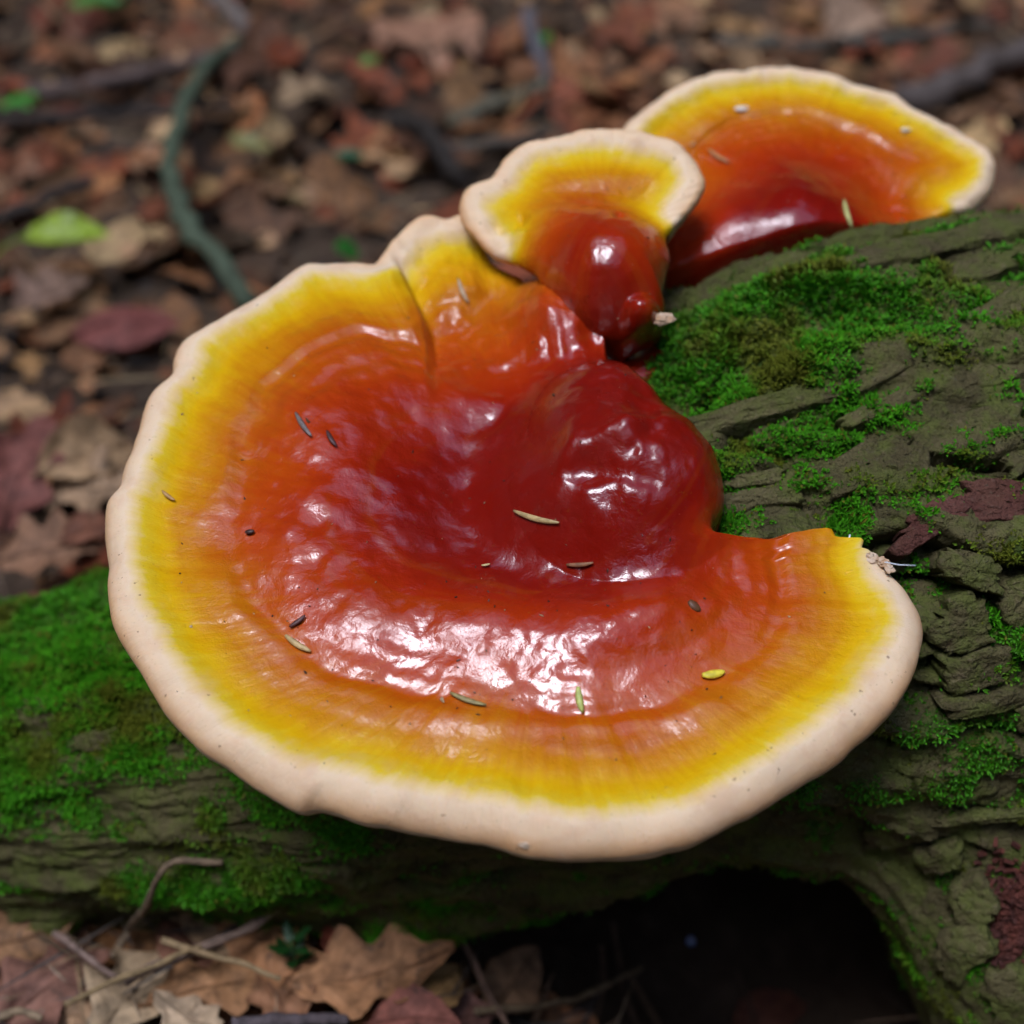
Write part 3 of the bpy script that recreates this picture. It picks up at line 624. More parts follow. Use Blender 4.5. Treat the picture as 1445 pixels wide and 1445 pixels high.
# red crumbling wood in a crack at the lower right
rng = np.random.RandomState(9); RV, RF = [], []
for k in range(420):
    px, py = 1425 + rng.normal(0, 26), 1290 + rng.normal(0, 38)
    h_, n_ = hit(LBVH, px, py)
    if h_ is None: continue
    c = h_ - raydir(px, py) * .002; sz = rng.uniform(.0008, .0024); A = rng.normal(0, 1, (3, 3)); A, _q = np.linalg.qr(A)
    cube = (np.array([[x, y, z] for x in (-1, 1) for y in (-1, 1) for z in (-1, 1)]) * np.array([1.6, .7, .5]) * rng.uniform(.7, 1.1, (8, 3)) * sz * .6) @ A + c
    o_ = len(RV) * 8; RV.append(cube); RF.append(np.array([[0, 1, 3, 2], [4, 6, 7, 5], [0, 4, 5, 1], [2, 3, 7, 6], [0, 2, 6, 4], [1, 5, 7, 3]]) + o_)
ro = link('rotten_wood', mesh_np('rotten_wood', np.vstack(RV), [np.vstack(RF)], M['rot'], smooth=False)); adopt(ro, log_root); tag(ro, 'red crumbling rotten wood in a crack of the log', kind='stuff')

# ------------------------------------------------------------------ moss: leaf-sized faces standing on the bark
rng = np.random.RandomState(4)
A0, A1_, A3 = LV[LQ[:, 0]], LV[LQ[:, 1]], LV[LQ[:, 3]]
area = np.linalg.norm(np.cross(A1_ - A0, A3 - A0), axis=1); md = mossd[LQ].mean(1)
seen = (LV[LQ[:, 0], 0] > -.34) & (LV[LQ[:, 0], 0] < .34)
wt = area * np.clip(md, 0, 1) ** .8 * seen; NS = 105000
fi = rng.choice(len(LQ), NS, p=wt / wt.sum()); u, v = rng.rand(NS, 1), rng.rand(NS, 1)
B = A0[fi] + (A1_ - A0)[fi] * u + (A3 - A0)[fi] * v
bn = Nn[LQ[fi, 0]]; dens = md[fi]
NB = 4; B = np.repeat(B, NB, 0); bn = np.repeat(bn, NB, 0); dens = np.repeat(dens, NB)
dr = rng.normal(0, 1, B.shape); dr -= bn * (dr * bn).sum(1)[:, None]; dr /= np.linalg.norm(dr, axis=1)[:, None]
clump = fbm(B * 120, 2, 77)
ln = rng.uniform(.0014, .0048, len(B)) * (.34 + .60 * dens) * (1 + .65 * clump)
wd = rng.uniform(.00026, .00055, len(B)); up_ = bn * rng.uniform(.25, 1.0, len(B))[:, None] + dr * rng.uniform(.4, 1.0, len(B))[:, None] + np.array([0, 0, .15]); up_ /= np.linalg.norm(up_, axis=1)[:, None]
sd_ = np.cross(up_, bn); sd_ /= np.linalg.norm(sd_, axis=1)[:, None] + 1e-9
root = B + bn * (rng.uniform(-.0005, .0012, len(B)) * (1 + dens))[:, None]
midp = root + up_ * (ln * .5)[:, None] + bn * (ln * .08)[:, None]; tip = root + up_ * ln[:, None] - bn * (ln * .12)[:, None]
MV = np.stack([root, midp - sd_ * wd[:, None], tip, midp + sd_ * wd[:, None]], 1).reshape(-1, 3)
k = np.arange(len(B))[:, None] * 4; MF = np.vstack([np.hstack([k, k + 1, k + 2]), np.hstack([k, k + 2, k + 3])])
hue = rng.rand(len(B)) * .6 + .4 * (fbm(B * 60, 2, 78) * .5 + .5); c1, c2, c3 = np.array([.030, .150, .005]), np.array([.105, .44, .012]), np.array([.16, .15, .016])
mcol = c1 * (1 - hue[:, None]) + c2 * hue[:, None]; dry = np.maximum(sstep(.02, .45, fbm(B * 45, 3, 79)) * .85, (rng.rand(len(B)) < .08) * .9)[:, None]; mcol = mcol * (1 - dry) + c3 * dry
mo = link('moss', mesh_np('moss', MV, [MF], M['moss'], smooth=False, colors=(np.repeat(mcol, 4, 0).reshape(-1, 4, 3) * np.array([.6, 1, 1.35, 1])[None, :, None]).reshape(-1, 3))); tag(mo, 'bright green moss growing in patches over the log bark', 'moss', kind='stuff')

# ------------------------------------------------------------------ leaves
PAL = [(.26, .155, .080), (.17, .088, .046), (.20, .062, .034), (.20, .11, .068), (.42, .30, .19), (.060, .036, .022), (.30, .145, .070), (.11, .058, .036)]
PNAME = ['tan', 'brown', 'red-brown', 'greyish', 'pale buff', 'dark brown', 'orange-tan', 'dull brown']
def leaf_geo(kind, length, seed, nl=14, nw=3, curl=.12):
    """grid leaf around its own centre: kind 0 oval, 1 lobed, 2 toothed-lobed maple-like"""
    rng = np.random.RandomState(seed); t = np.linspace(0, 1, nl)
    w = np.sin(np.pi * t ** .85) ** .8
    if kind == 0: half = .30 * w
    elif kind == 1: half = w * (.27 + .08 * np.cos(t * 6.2 * np.pi * rng.uniform(.85, 1.1) + rng.uniform(-.6, .6)))
    else: half = w * (.33 + .20 * np.cos((t - .45) * 5 * np.pi + rng.uniform(-.4, .4)) + .05 * np.cos(t * 16 * np.pi))
    half = np.maximum(half, .012); V = []
    cl, cw, tw = rng.uniform(-1, 1) * curl * 1.6, rng.uniform(.2, 1.3) * curl * 2.2 * rng.choice([-1, 1]), rng.uniform(-1, 1) * .5
    side = rng.uniform(.85, 1.15, 2)
    gi, gj = np.meshgrid(np.arange(nl) / nl, np.arange(2 * nw + 1) / (2 * nw + 1), indexing='ij')
    cr_ = (fbm(np.stack([gi.ravel() * 4, gj.ravel() * 3, np.full(gi.size, seed * 1.3)], 1), 3, seed) * .075).reshape(gi.shape)
    for i, tt in enumerate(t):
        for j in range(-nw, nw + 1):
            f = j / nw; jag = 1 + (.06 * rng.uniform(-1, 1) if abs(j) == nw else 0)
            y = f * half[i] * side[0 if f < 0 else 1] * jag
            x = tt - .5 + (.16 * abs(f) * (kind == 2) * (1 if i > nl * .25 else -.6)) * half[i] * 2
            z = cr_[i, j + nw] + cl * ((tt - .5) ** 2 * 2) + cw * y * y * 3 + tw * y * (tt - .5) * .7 + .02 * abs(f) + rng.normal(0, .006)
            V.append((x, y, z))
    return np.array(V) * length, grid_faces(nl, 2 * nw + 1)
def vein_attrs(nl, nw):
    return {'lu': np.repeat(np.linspace(0, 1, nl), 2 * nw + 1), 'lv': np.tile(np.linspace(-1, 1, 2 * nw + 1), nl)}
def leaf_obj(name, mesh, P, rz, tilt=(0, 0), s=1.0):
    o = link(name, mesh); o.location = P; o.rotation_euler = (tilt[0], tilt[1], rz); o.scale = (s, s, s); return o
rng = np.random.RandomState(21); LM = []
for k in range(28):
    kd = [0, 1, 2, 0, 2][k % 5]; v, f = leaf_geo(kd, rng.uniform(.050, .085), 300 + k); ci = rng.randint(len(PAL)); c = rgb_jit(PAL[ci], rng, .15)
    LM.append((mesh_np('fallen_leaf', v, [f], M['leaf'], attrs=vein_attrs(14, 3), colors=np.tile(c, (len(v), 1))), PNAME[ci] + ' ' + ['oval', 'lobed', 'broad pointed'][kd]))
def where_px(P):
    r_ = np.array(P) - CAM; dp = r_ @ FWD; px, py = 722.5 + (r_ @ RT) / dp / .3 * 722.5, 722.5 - (r_ @ UP) / dp / .3 * 722.5
    if py < 60: row = 'at the top border'
    elif py < 200: row = 'in the upper litter'
    elif py < 380: row = 'in the middle litter'
    else: row = 'close behind the log'
    if px < 130: col = 'by the left border'
    elif px < 330: col = 'around the green vine'
    elif px < 520: col = 'right of the green vine'
    elif px < 720: col = 'above the big mushroom'
    elif px < 900: col = 'above the small mushroom'
    elif px < 1250: col = 'above the far mushroom'
    else: col = 'by the right border'
    return row + ', ' + col
def off_log(x, y, pad=.02):
    ay, az, ar = axis(np.array([x])); return abs(y - ay[0]) > ar[0] * .75 + pad
def vis_pos(n, rng, y0, y1):
    out = []
    while len(out) < n:
        y = rng.uniform(y0, y1); x = rng.uniform(-.34, .34) * math.hypot(y, .58)
        if off_log(x, y): out.append((x, y))
    return out
for (x, y) in vis_pos(285, rng, .56, 1.75):
    lm_, ln_ = LM[rng.randint(len(LM))]
    o = leaf_obj('fallen_leaf', lm_, (x, y, float(gz(x, y)) + rng.uniform(.008, .026)), rng.uniform(0, 6.28), (rng.normal(0, .3), rng.normal(0, .3)), rng.uniform(.38, .76))
    tag(o, ln_ + ' dead leaf ' + where_px(o.location), 'leaf', 'dead leaves littering the ground behind the log')
# uncountable rest of the litter: small leaves and scraps, one mass
SV, SF, SCc, off = [], [], [], 0
geo = [leaf_geo([0, 1, 2][k % 3], 1.0, 500 + k, 8, 2, .14) for k in range(30)]
def scatter(n, xr, yr, smin, smax, zlift, cond=True):
    global off
    for _ in range(n):
        x, y = rng.uniform(*xr), rng.uniform(*yr)
        if cond and not off_log(x, y, 0.0): continue
        v, f = geo[rng.randint(30)]; L = rng.uniform(smin, smax); a = rng.uniform(0, 6.28); tx, ty = rng.normal(0, .28, 2)
        Mx = np.array((Matrix.Rotation(a, 3, 'Z') @ Matrix.Rotation(tx, 3, 'X') @ Matrix.Rotation(ty, 3, 'Y')))
        SV.append(v * L @ Mx.T + np.array([x, y, float(gz(x, y)) + rng.uniform(.001, zlift)])); SF.append(f + off); off += len(v)
        SCc.append(np.tile(rgb_jit(PAL[rng.randint(len(PAL))], rng, .35), (len(v), 1)))
scatter(1500, (-.72, .72), (.5, 1.8), .03, .075, .014); scatter(1300, (-.75, .75), (.5, 1.8), .012, .034, .024); scatter(420, (-.35, .3), (.22, .46), .02, .05, .006)
scatter(1500, (-3, 3), (-1.2, 4), .05, .09, .012)
li = link('leaf_litter', mesh_np('leaf_litter', np.vstack(SV), [np.vstack(SF)], M['leaf'], attrs={'lu': np.tile(vein_attrs(8, 2)['lu'], len(SV)), 'lv': np.tile(vein_attrs(8, 2)['lv'], len(SV))}, colors=np.vstack(SCc))); tag(li, 'brown mat of leaf scraps covering the forest floor', 'leaf litter', kind='stuff')
# dry needles and hair-thin stems strewn over it
n = 5200; x = rng.uniform(-.6, .6, n); y = np.where(rng.rand(n) < .7, rng.uniform(.52, 1.6, n), rng.uniform(.26, .46, n)); ok = np.array([off_log(a, b, -.01) for a, b in zip(x, y)]); x, y = x[ok], y[ok]; n = len(x)
z = gz(x, y) + rng.uniform(.006, .026, n); a = rng.uniform(0, 6.28, n); L = np.where(rng.rand(n) < .22, rng.uniform(.03, .13, n), rng.uniform(.006, .03, n)); wv = rng.uniform(.0004, .0009, n) * np.where(L > .03, 1.7, 1)
dx = np.stack([np.cos(a), np.sin(a), rng.normal(0, .25, n)], 1); sx = np.stack([-np.sin(a), np.cos(a), 0 * a], 1); c = np.stack([x, y, z], 1)
NV = np.stack([c - dx * L[:, None] / 2, c + sx * wv[:, None], c + dx * L[:, None] / 2, c - sx * wv[:, None], c + np.array([0, 0, .0008])], 1).reshape(-1, 3); k = np.arange(n)[:, None] * 5
NF = np.vstack([np.hstack([k + p_, k + (p_ + 1) % 4, k + 4]) for p_ in range(4)]); nc = np.array([rgb_jit((.20, .13, .075) if rng.rand() < .6 else (.05, .038, .03), rng, .5) for _ in range(n)])
nl_ = link('needle_litter', mesh_np('needle_litter', NV, [NF], M['needle'], colors=np.repeat(nc, 5, 0))); tag(nl_, 'fine dry needles strewn over the leaf litter', 'needles', kind='stuff')

# leaves one can tell apart: pixel place, length in photo pixels, turn, kind, colour, lift, tilt
FG = [((66, 1392), 200, 40, 1, (.20, .110, .095), .016, (.25, -.1), 'large mauve-pink dead leaf with pale spots in the lower left corner'),
      ((185, 1400), 190, 70, 1, (.33, .27, .20), .020, (.2, .2), 'pale grey-tan curled leaf right of the mauve leaf'),
      ((262, 1335), 150, 120, 0, (.15, .075, .055), .018, (.35, 0), 'dark red-brown leaf under the arching twig'),
      ((340, 1298), 170, 5, 0, (.24, .175, .12), .020, (.5, .1), 'flat grey-tan leaf tucked below the moss strip'),
      ((300, 1392), 185, 20, 1, (.27, .155, .085), .024, (.1, .15), 'tan leaf under the crossed straw stalks'),
      ((385, 1335), 180, -25, 1, (.28, .15, .08), .028, (.25, 0), 'orange-tan leaf left of the small green seedling'),
      ((530, 1375), 235, 10, 1, (.31, .175, .10), .032, (.12, -.12), 'biggest tan leaf, crumpled, right of the green seedling'),
      ((612, 1400), 150, 60, 0, (.30, .20, .10), .030, (.1, .25), 'ochre leaf with a pointed tip right of the biggest tan leaf'),
      ((585, 1436), 130, 0, 0, (.23, .095, .085), .036, (.1, 0), 'reddish round leaf at the bottom border'),
      ((265, 1436), 120, 150, 1, (.36, .30, .24), .030, (.1, 0), 'small whitish leaf at the bottom border'),
      ((30, 1325), 150, 20, 0, (.20, .12, .07), .018, (.4, 0), 'brown leaf at the left border under the log'),
      ((470, 1325), 70, 80, 0, (.20, .06, .04), .030, (.3, .3), 'small brick-red leaf behind the green seedling'),
      ((725, 1385), 130, 60, 0, (.15, .095, .062), .022, (.3, 0), 'dull brown leaf at the edge of the dark hollow'),
      ((400, 1425), 150, -60, 1, (.22, .12, .075), .022, (.1, 0), 'brown leaf at the bottom border below the seedling'),
      ((1090, 1432), 120, 20, 0, (.15, .06, .045), .010, (0, 0), 'dim red-brown leaf deep in the hollow under the log'),
      ((640, 1440), 150, 20, 1, (.16, .085, .08), .020, (.1, .1), 'mauve-brown leaf right of the reddish round leaf'),
      ((120, 1440), 150, -20, 0, (.27, .19, .13), .014, (.1, 0), 'tan leaf under the mauve leaf at the bottom border'),
      ((35, 660), 190, 75, 1, (.19, .075, .07), .045, (.3, -.4), 'dark red upright leaf at the left border behind the log'),
      ((130, 640), 170, 50, 0, (.40, .29, .19), .045, (.55, .3), 'large cream curled leaf left of the big mushroom'),
      ((130, 690), 130, 0, 2, (.34, .25, .18), .040, (.3, 0), 'pale tan leaf just below the cream curled leaf'),
      ((70, 775), 150, 15, 1, (.27, .16, .11), .040, (.3, 0), 'tan leaf just above the mossy log at the left border'),
      ((130, 745), 90, 40, 0, (.22, .10, .07), .045, (.3, .2), 'rusty leaf between the pale tan leaf and the big mushroom'),
      ((175, 455), 150, 10, 0, (.19, .065, .065), .025, (.2, 0), 'crimson-brown leaf left of the green vine foot'),
      ((70, 415), 160, 70, 1, (.28, .20, .18), .028, (.2, .2), 'greyish pink leaf below the lime green leaf'),
      ((605, 40), 160, 10, 2, (.34, .20, .15), .028, (.2, 0), 'pale orange leaf at the top border above the small mushroom'),
      ((400, 75), 90, 80, 0, (.20, .055, .025), .030, (.3, 0), 'rust-red leaf right of the vine top'),
      ((1205, 15), 150, 60, 1, (.33, .25, .21), .030, (.3, 0), 'pale grey leaf at the top border above the far mushroom'),
      ((435, 130), 120, 50, 1, (.36, .28, .20), .028, (.2, .2), 'pale tan leaf right of the green vine')]
def place_leaf(name, mesh_len_px, px, py, lift):
    P = ground_pt(px, py, lift); return P, mesh_len_px / 722.5 * .3 * float((P - CAM) @ FWD)
for k, ((px, py), lp_, rz, kd, c, lf, ti, lab) in enumerate(FG):
    P, L = place_leaf('', lp_, px, py, lf); v, f = leaf_geo(kd, L, 700 + k, 22, 5, .20); c = tuple(np.array(c) * (1.3 if py > 1200 else 1.0))
    o = leaf_obj('fallen_leaf', mesh_np('fallen_leaf', v, [f], M['leaf'], attrs=vein_attrs(22, 5), colors=np.tile(c, (len(v), 1))), P, R(rz), ti); tag(o, lab, 'leaf')
    rb, rq, rt = tube(np.stack([np.linspace(-.56, .48, 8) * L, 0 * np.arange(8), v.reshape(22, 11, 3)[np.linspace(0, 21, 8).astype(int), 5, 2] + .0004], 1), np.linspace(.0011, .0004, 8), 5)
    rib = link('midrib', mesh_np('midrib', rb, [rq, rt], M['leaf'], colors=np.tile(np.array(c) * .8, (len(rb), 1))), o)
GL = [((92, 330), 125, 4, 0, (.33, .48, .03), .05, (.25, 0), 'bright lime green leaf lying behind the log at the left'), ((26, 141), 55, 40, 2, (.06, .34, .03), .03, (.2, 0), 'small green leaf at the left border above the lime leaf'),
      ((488, 350), 80, 100, 0, (.012, .16, .012), .05, (.3, .2), 'dark green upright leaf behind the saddle between the cap lobes'), ((135, 3), 80, 10, 0, (.05, .22, .03), .03, (.2, 0), 'green leaf cut by the top border at the left'),
      ((521, 84), 34, 40, 0, (.12, .32, .06), .03, (.2, 0), 'tiny pale green leaf in the litter above the small mushroom'), ((768, 52), 40, 70, 0, (.03, .25, .02), .03, (.2, 0), 'tiny green leaf beside the upright grey stub'),
      ((492, 220), 50, 0, 0, (.02, .10, .03), .03, (.2, 0), 'small dark green leaf between vine and dark forked twig'), ((355, 205), 80, -35, 0, (.26, .25, .09), .03, (.2, 0), 'yellowish olive leaf right of the green vine')]
for k, ((px, py), lp_, rz, kd, c, lf, ti, lab) in enumerate(GL):
    P, L = place_leaf('', lp_, px, py, lf); v, f = leaf_geo(kd, L, 800 + k, 18, 4, .10); v[:, 1] *= .75
    o = leaf_obj('green_leaf', mesh_np('green_leaf', v, [f], M['green'], attrs=vein_attrs(18, 4), colors=np.tile(c, (len(v), 1))), P, R(rz), ti); tag(o, lab, 'leaf')
    if k == 0:
        pb, pq, pt = tube(np.array([[-.45 * L, 0, 0], [-.7 * L, -.1 * L, -.004], [-.95 * L, -.3 * L, -.012]]), [.0013, .0012, .0010], 6)
        link('leaf_stem', mesh_np('leaf_stem', pb, [pq, pt], M['green'], colors=np.tile((.25, .35, .06), (len(pb), 1))), o)

# ------------------------------------------------------------------ twigs and stalks
def twig(pts, r0, r1, col, label, name='twig', cat='twig', n=22, group=None, jit=.12, knots=True):
    """pts: (px, py, lift above ground) or (px, py, None, depth)"""
    W_ = []
    for p in pts:
        W_.append(ground_pt(p[0], p[1], p[2]) if len(p) == 3 else at_depth(np.array(float(p[0])), np.array(float(p[1])), p[3]))
    C_ = catmull(np.array(W_), n, False); sd2 = abs(hash(label)) % 999 if False else sum(map(ord, label)) % 997
    C_ = C_ + np.stack([vnoise(C_ * 90, sd2), vnoise(C_ * 90 + 5, sd2), vnoise(C_ * 90 + 9, sd2)], 1) * r0 * .5
    rr = np.linspace(r0, r1, n) * (1 + .15 * vnoise(np.stack([np.arange(n) * .8, np.zeros(n), np.full(n, sd2)], 1), 2))
    v, qd, t3 = tube(C_, rr, 9, jit, sd2)
    o = link(name, mesh_np(name, v, [qd, t3], M['twig'], colors=np.tile(col, (len(v), 1)))); tag(o, label, cat, group); return o
BR, GY, TAN, GRN, DK = (.12, .075, .05), (.17, .14, .125), (.30, .21, .11), (.080, .105, .066), (.045, .035, .03)
twig([(352, 445, .02), (338, 415, .03), (310, 375, .04), (276, 332, .045), (250, 285, .05), (241, 240, .05), (246, 200, .05), (262, 145, .045), (290, 95, .035), (328, 66, .02), (365, 60, .01)], .0064, .0045, GRN, 'curved green vine stem rising from behind the big mushroom', 'vine_stem', 'vine', 40)
twig([(545, 172, .015), (590, 178, .03), (622, 208, .035), (640, 240, .03), (665, 262, .02)], .0075, .006, (.03, .024, .02), 'dark arched twig in the litter left of the small mushroom', n=24)
twig([(622, 210, .02), (690, 203, .02), (775, 190, .015)], .005, .0035, (.09, .075, .06), 'straight grey-brown stick running behind the small mushroom')
twig([(300, -10, .03), (335, 25, .03), (378, 72, .02)], .008, .006, GY, 'short grey stick at the top border above the vine')
twig([(40, 135, .02), (180, 108, .025), (330, 72, .02)], .006, .004, (.12, .085, .075), 'long thin brown stick slanting up to the vine top')
twig([(1270, 150, .03), (1350, 112, .03), (1470, 60, .03)], .011, .008, (.10, .08, .072), 'thick dark stick at the right border behind the far mushroom')
twig([(745, 22, .03), (760, 65, .03), (772, 110, .02)], .006, .005, (.12, .11, .12), 'upright grey stub near the top border in the middle')
twig([(-20, 172, .02), (150, 160, .02), (330, 148, .02)], .005, .003, DK, 'long dark twig crossing behind the vine at the left')  # dark tube standing in for a shadow line across the litter
twig([(640, 172, .02), (700, 148, .02), (770, 120, .02)], .007, .005, (.12, .11, .075), 'olive grey stick above the small mushroom')
twig([(1010, 62, .02), (1200, 60, .02), (1400, 35, .02)], .006, .004, (.09, .085, .07), 'grey-green stick across the top right above the far mushroom')
twig([(-20, 320, .02), (60, 282, .02), (130, 255, .02)], .005, .004, DK, 'dark stick at the left border above the lime leaf')
def front_of_log(px, py, gap=.006):
    h_, _n = hit(LBVH, px, py); return float((h_ - CAM) @ FWD) - gap if h_ is not None else float((ground_pt(px, py, .02) - CAM) @ FWD)
dl = lambda px, py, g=.006: (px, py, None, front_of_log(px, py, g))
twig([(160, 1350, .02), (182, 1312, .02), dl(205, 1278, .012), dl(220, 1240, .012), dl(237, 1219, .01), dl(265, 1214, .008), dl(316, 1219, .004)], .0016, .0011, (.17, .12, .075), 'thin arching twig hooked over the moss strip', n=30)
twig([(175, 1384, .035), (280, 1340, .04), (370, 1300, .045), (460, 1243, .06)], .0022, .0013, (.19, .13, .10), 'slender twig slanting up to the right over tan leaves', n=26)
twig([(228, 1327, .045), (310, 1352, .045), (397, 1381, .042)], .0014, .0010, TAN, 'pale straw stalk crossing the slender twig', 'straw_stalk', 'stalk')
twig([(90, 1418, .04), (170, 1378, .042), (285, 1335, .045)], .0012, .0010, (.26, .18, .09), 'pale straw stalk left of the crossing', 'straw_stalk', 'stalk')
twig([(78, 1317, .03), (120, 1348, .035), (165, 1380, .03)], .0016, .0010, (.22, .15, .12), 'short pale twig pointing at the arching twig foot')
twig([(640, 1305, .03), (665, 1350, .035), (690, 1400, .03), (715, 1450, .03)], .0016, .0012, (.17, .10, .07), 'brown twig leaning on the log end of the hollow')
twig([(672, 1424, .03), (740, 1422, .03), (820, 1408, .035), (905, 1364, .05)], .0016, .0010, (.20, .14, .08), 'long tan twig reaching into the dark hollow')
twig([(865, 1302, .05), (872, 1350, .04), (880, 1400, .02), (900, 1450, .01)], .0010, .0008, BR, 'hanging brown rootlet left in the hollow')
twig([(848, 1335, .05), (852, 1380, .03), (845, 1430, .01)], .0010, .0008, BR, 'short brown rootlet beside the hanging one')
twig([(890, 1380, .03), (915, 1420, .02), (940, 1470, .01)], .0012, .0009, (.16, .10, .06), 'brown rootlet below the tan twig tip')
twig([(1040, 1370, .03), (1055, 1410, .02), (1070, 1460, .01)], .0010, .0008, BR, 'thin rootlet deep in the middle of the hollow')
twig([(330, 1444, .045), (400, 1436, .045), (490, 1440, .04)], .0028, .0022, (.10, .08, .085), 'dark curved stick cut by the bottom border')
twig([(-10, 1440, .03), (25, 1428, .03), (60, 1438, .03)], .0018, .0014, (.25, .18, .11), 'tan stalk in the lower left corner', 'straw_stalk', 'stalk')
# seedling
P = ground_pt(415, 1385, .02); sg = empty('seedling', P); tag(sg, 'small dark green seedling among the tan leaves', 'seedling')
v, qd, t3 = tube(np.array([[0, 0, 0], [.001, .002, .012], [0, .004, .022]]), [.0008, .0007, .0005], 6); link('stem', mesh_np('stem', v, [qd, t3], M['green'], colors=np.tile((.05, .13, .03), (len(v), 1))), sg)
gme = []
for k in range(9):
    v, f = leaf_geo(0, .010, 900 + k, 9, 2, .1); v[:, 0] += .006; v[:, 1] *= .7
    o = link('leaf', mesh_np('leaf', v, [f], M['green'], colors=np.tile((.016, .085, .015), (len(v), 1))), sg, (0, .003, .008 + k * .0016)); o.rotation_euler = (0, R(-35), k * 2.4)

# ------------------------------------------------------------------ needles and scraps lying on the caps and the log
def on_surface(bvh, a, b, wpx, col, label, name, cat, gap=.0006, bend=.08, thick=.6, mat='needle'):
    n = 9; A_, B_ = np.array(a, float), np.array(b, float); pe = np.array([-(B_ - A_)[1], (B_ - A_)[0]]); P = []
    for t in np.linspace(0, 1, n):
        p = A_ + (B_ - A_) * t + pe * bend * math.sin(math.pi * t); h_, n_ = hit(bvh, p[0], p[1])
        if h_ is None: return
        n_ = n_ if n_ @ (CAM - h_) > 0 else -n_; P.append(h_ + n_ * gap)
    P = np.array(P); k_ = np.linspace(0, 1, n)[:, None]; P = P[0] * (1 - k_) + P[-1] * k_ + (P - (P[0] * (1 - k_) + P[-1] * k_)) * .6 + n_ * gap
    r = wpx / 2 / 722.5 * .3 * .52 * np.maximum(np.sin(np.linspace(.25, math.pi - .15, n)) ** .6, .2)
    v, qd, t3 = tube(P, r, 8); nn = n_ / np.linalg.norm(n_); ctr = np.repeat(P, 8, 0); dd = v[:n * 8] - ctr; v[:n * 8] = ctr + dd - nn * ((dd @ nn)[:, None]) * (1 - thick)
    o = link(name, mesh_np(name, v, [qd, t3], M[mat], colors=np.tile(col, (len(v), 1)))); tag(o, label, cat)
on_surface(bvhA, (728, 721), (791, 737), 9, (.50, .36, .16), 'pale tan needle lying at the foot of the red knob', 'dry_needle', 'needle')
on_surface(bvhA, (801, 797), (839, 794), 7, (.25, .11, .05), 'brown needle lying in front of the red knob', 'dry_needle', 'needle')
on_surface(bvhA, (419, 585), (441, 618), 8, (.20, .16, .15), 'grey needle on the left lobe of the big cap', 'dry_needle', 'needle')
on_surface(bvhA, (461, 611), (474, 632), 8, (.08, .03, .03), 'dark scrap right beside the grey needle', 'plant_scrap', 'scrap')
on_surface(bvhA, (348, 753), (361, 752), 8, (.06, .025, .02), 'tiny dark fleck left of the centre of the big cap', 'plant_scrap', 'scrap')
on_surface(bvhA, (229, 695), (248, 709), 6, (.45, .25, .08), 'small brown seed on the yellow band at the left', 'seed', 'seed')
on_surface(bvhA, (636, 980), (686, 998), 8, (.30, .24, .09), 'brown-green needle on the lower orange band', 'dry_needle', 'needle')
on_surface(bvhA, (816, 970), (823, 1006), 10, (.50, .55, .14), 'yellow-green needle pointing at the viewer', 'green_needle', 'needle')
on_surface(bvhA, (990, 955), (1022, 950), 13, (.75, .62, .05), 'bright yellow scrap on the right orange band', 'plant_scrap', 'scrap')
on_surface(bvhA, (410, 886), (432, 870), 7, (.10, .035, .03), 'dark curled scrap above the wet crease', 'plant_scrap', 'scrap')
on_surface(bvhA, (404, 899), (440, 921), 9, (.55, .38, .16), 'tan husk at the lower left crease', 'seed', 'seed')
on_surface(bvhA, (646, 396), (660, 428), 8, (.50, .36, .22), 'tan needle on the rear lobe of the big cap', 'dry_needle', 'needle')
on_surface(bvhA, (680, 801), (692, 799), 4, (.70, .55, .25), 'tiny pale speck left of the front needle', 'plant_scrap', 'scrap')
on_surface(bvhA, (972, 848), (988, 862), 14, (.12, .05, .02), 'dark pit scab on the right arm of the big cap', 'scab', 'scab', .0001)
on_surface(bvhC, (1189, 283), (1200, 319), 9, (.52, .55, .20), 'pale green needle on the far mushroom', 'green_needle', 'needle')
on_surface(bvhC, (1000, 213), (1030, 232), 7, (.50, .25, .10), 'tan needle on the orange band of the far mushroom', 'dry_needle', 'needle')
on_surface(bvhC, (1036, 156), (1056, 155), 12, (.80, .72, .62), 'white fleck on the yellow band of the far mushroom', 'plant_scrap', 'scrap')
on_surface(bvhC, (1270, 186), (1284, 185), 10, (.80, .70, .50), 'small pale fleck at the right of the far mushroom', 'plant_scrap', 'scrap')
on_surface(LBVH, (1338, 373), (1372, 366), 6, (.05, .25, .10), 'fresh green needle on the bark below the far mushroom', 'green_needle', 'needle', .002)
on_surface(LBVH, (936, 458), (940, 490), 7, (.10, .16, .13), 'grey-green needle hanging by the broken stub', 'green_needle', 'needle', .006)
on_surface(LBVH, (1192, 752), (1214, 757), 6, (.45, .60, .62), 'scrap of pale cobweb behind the torn cap edge', 'cobweb', 'cobweb', .004, mat='web')
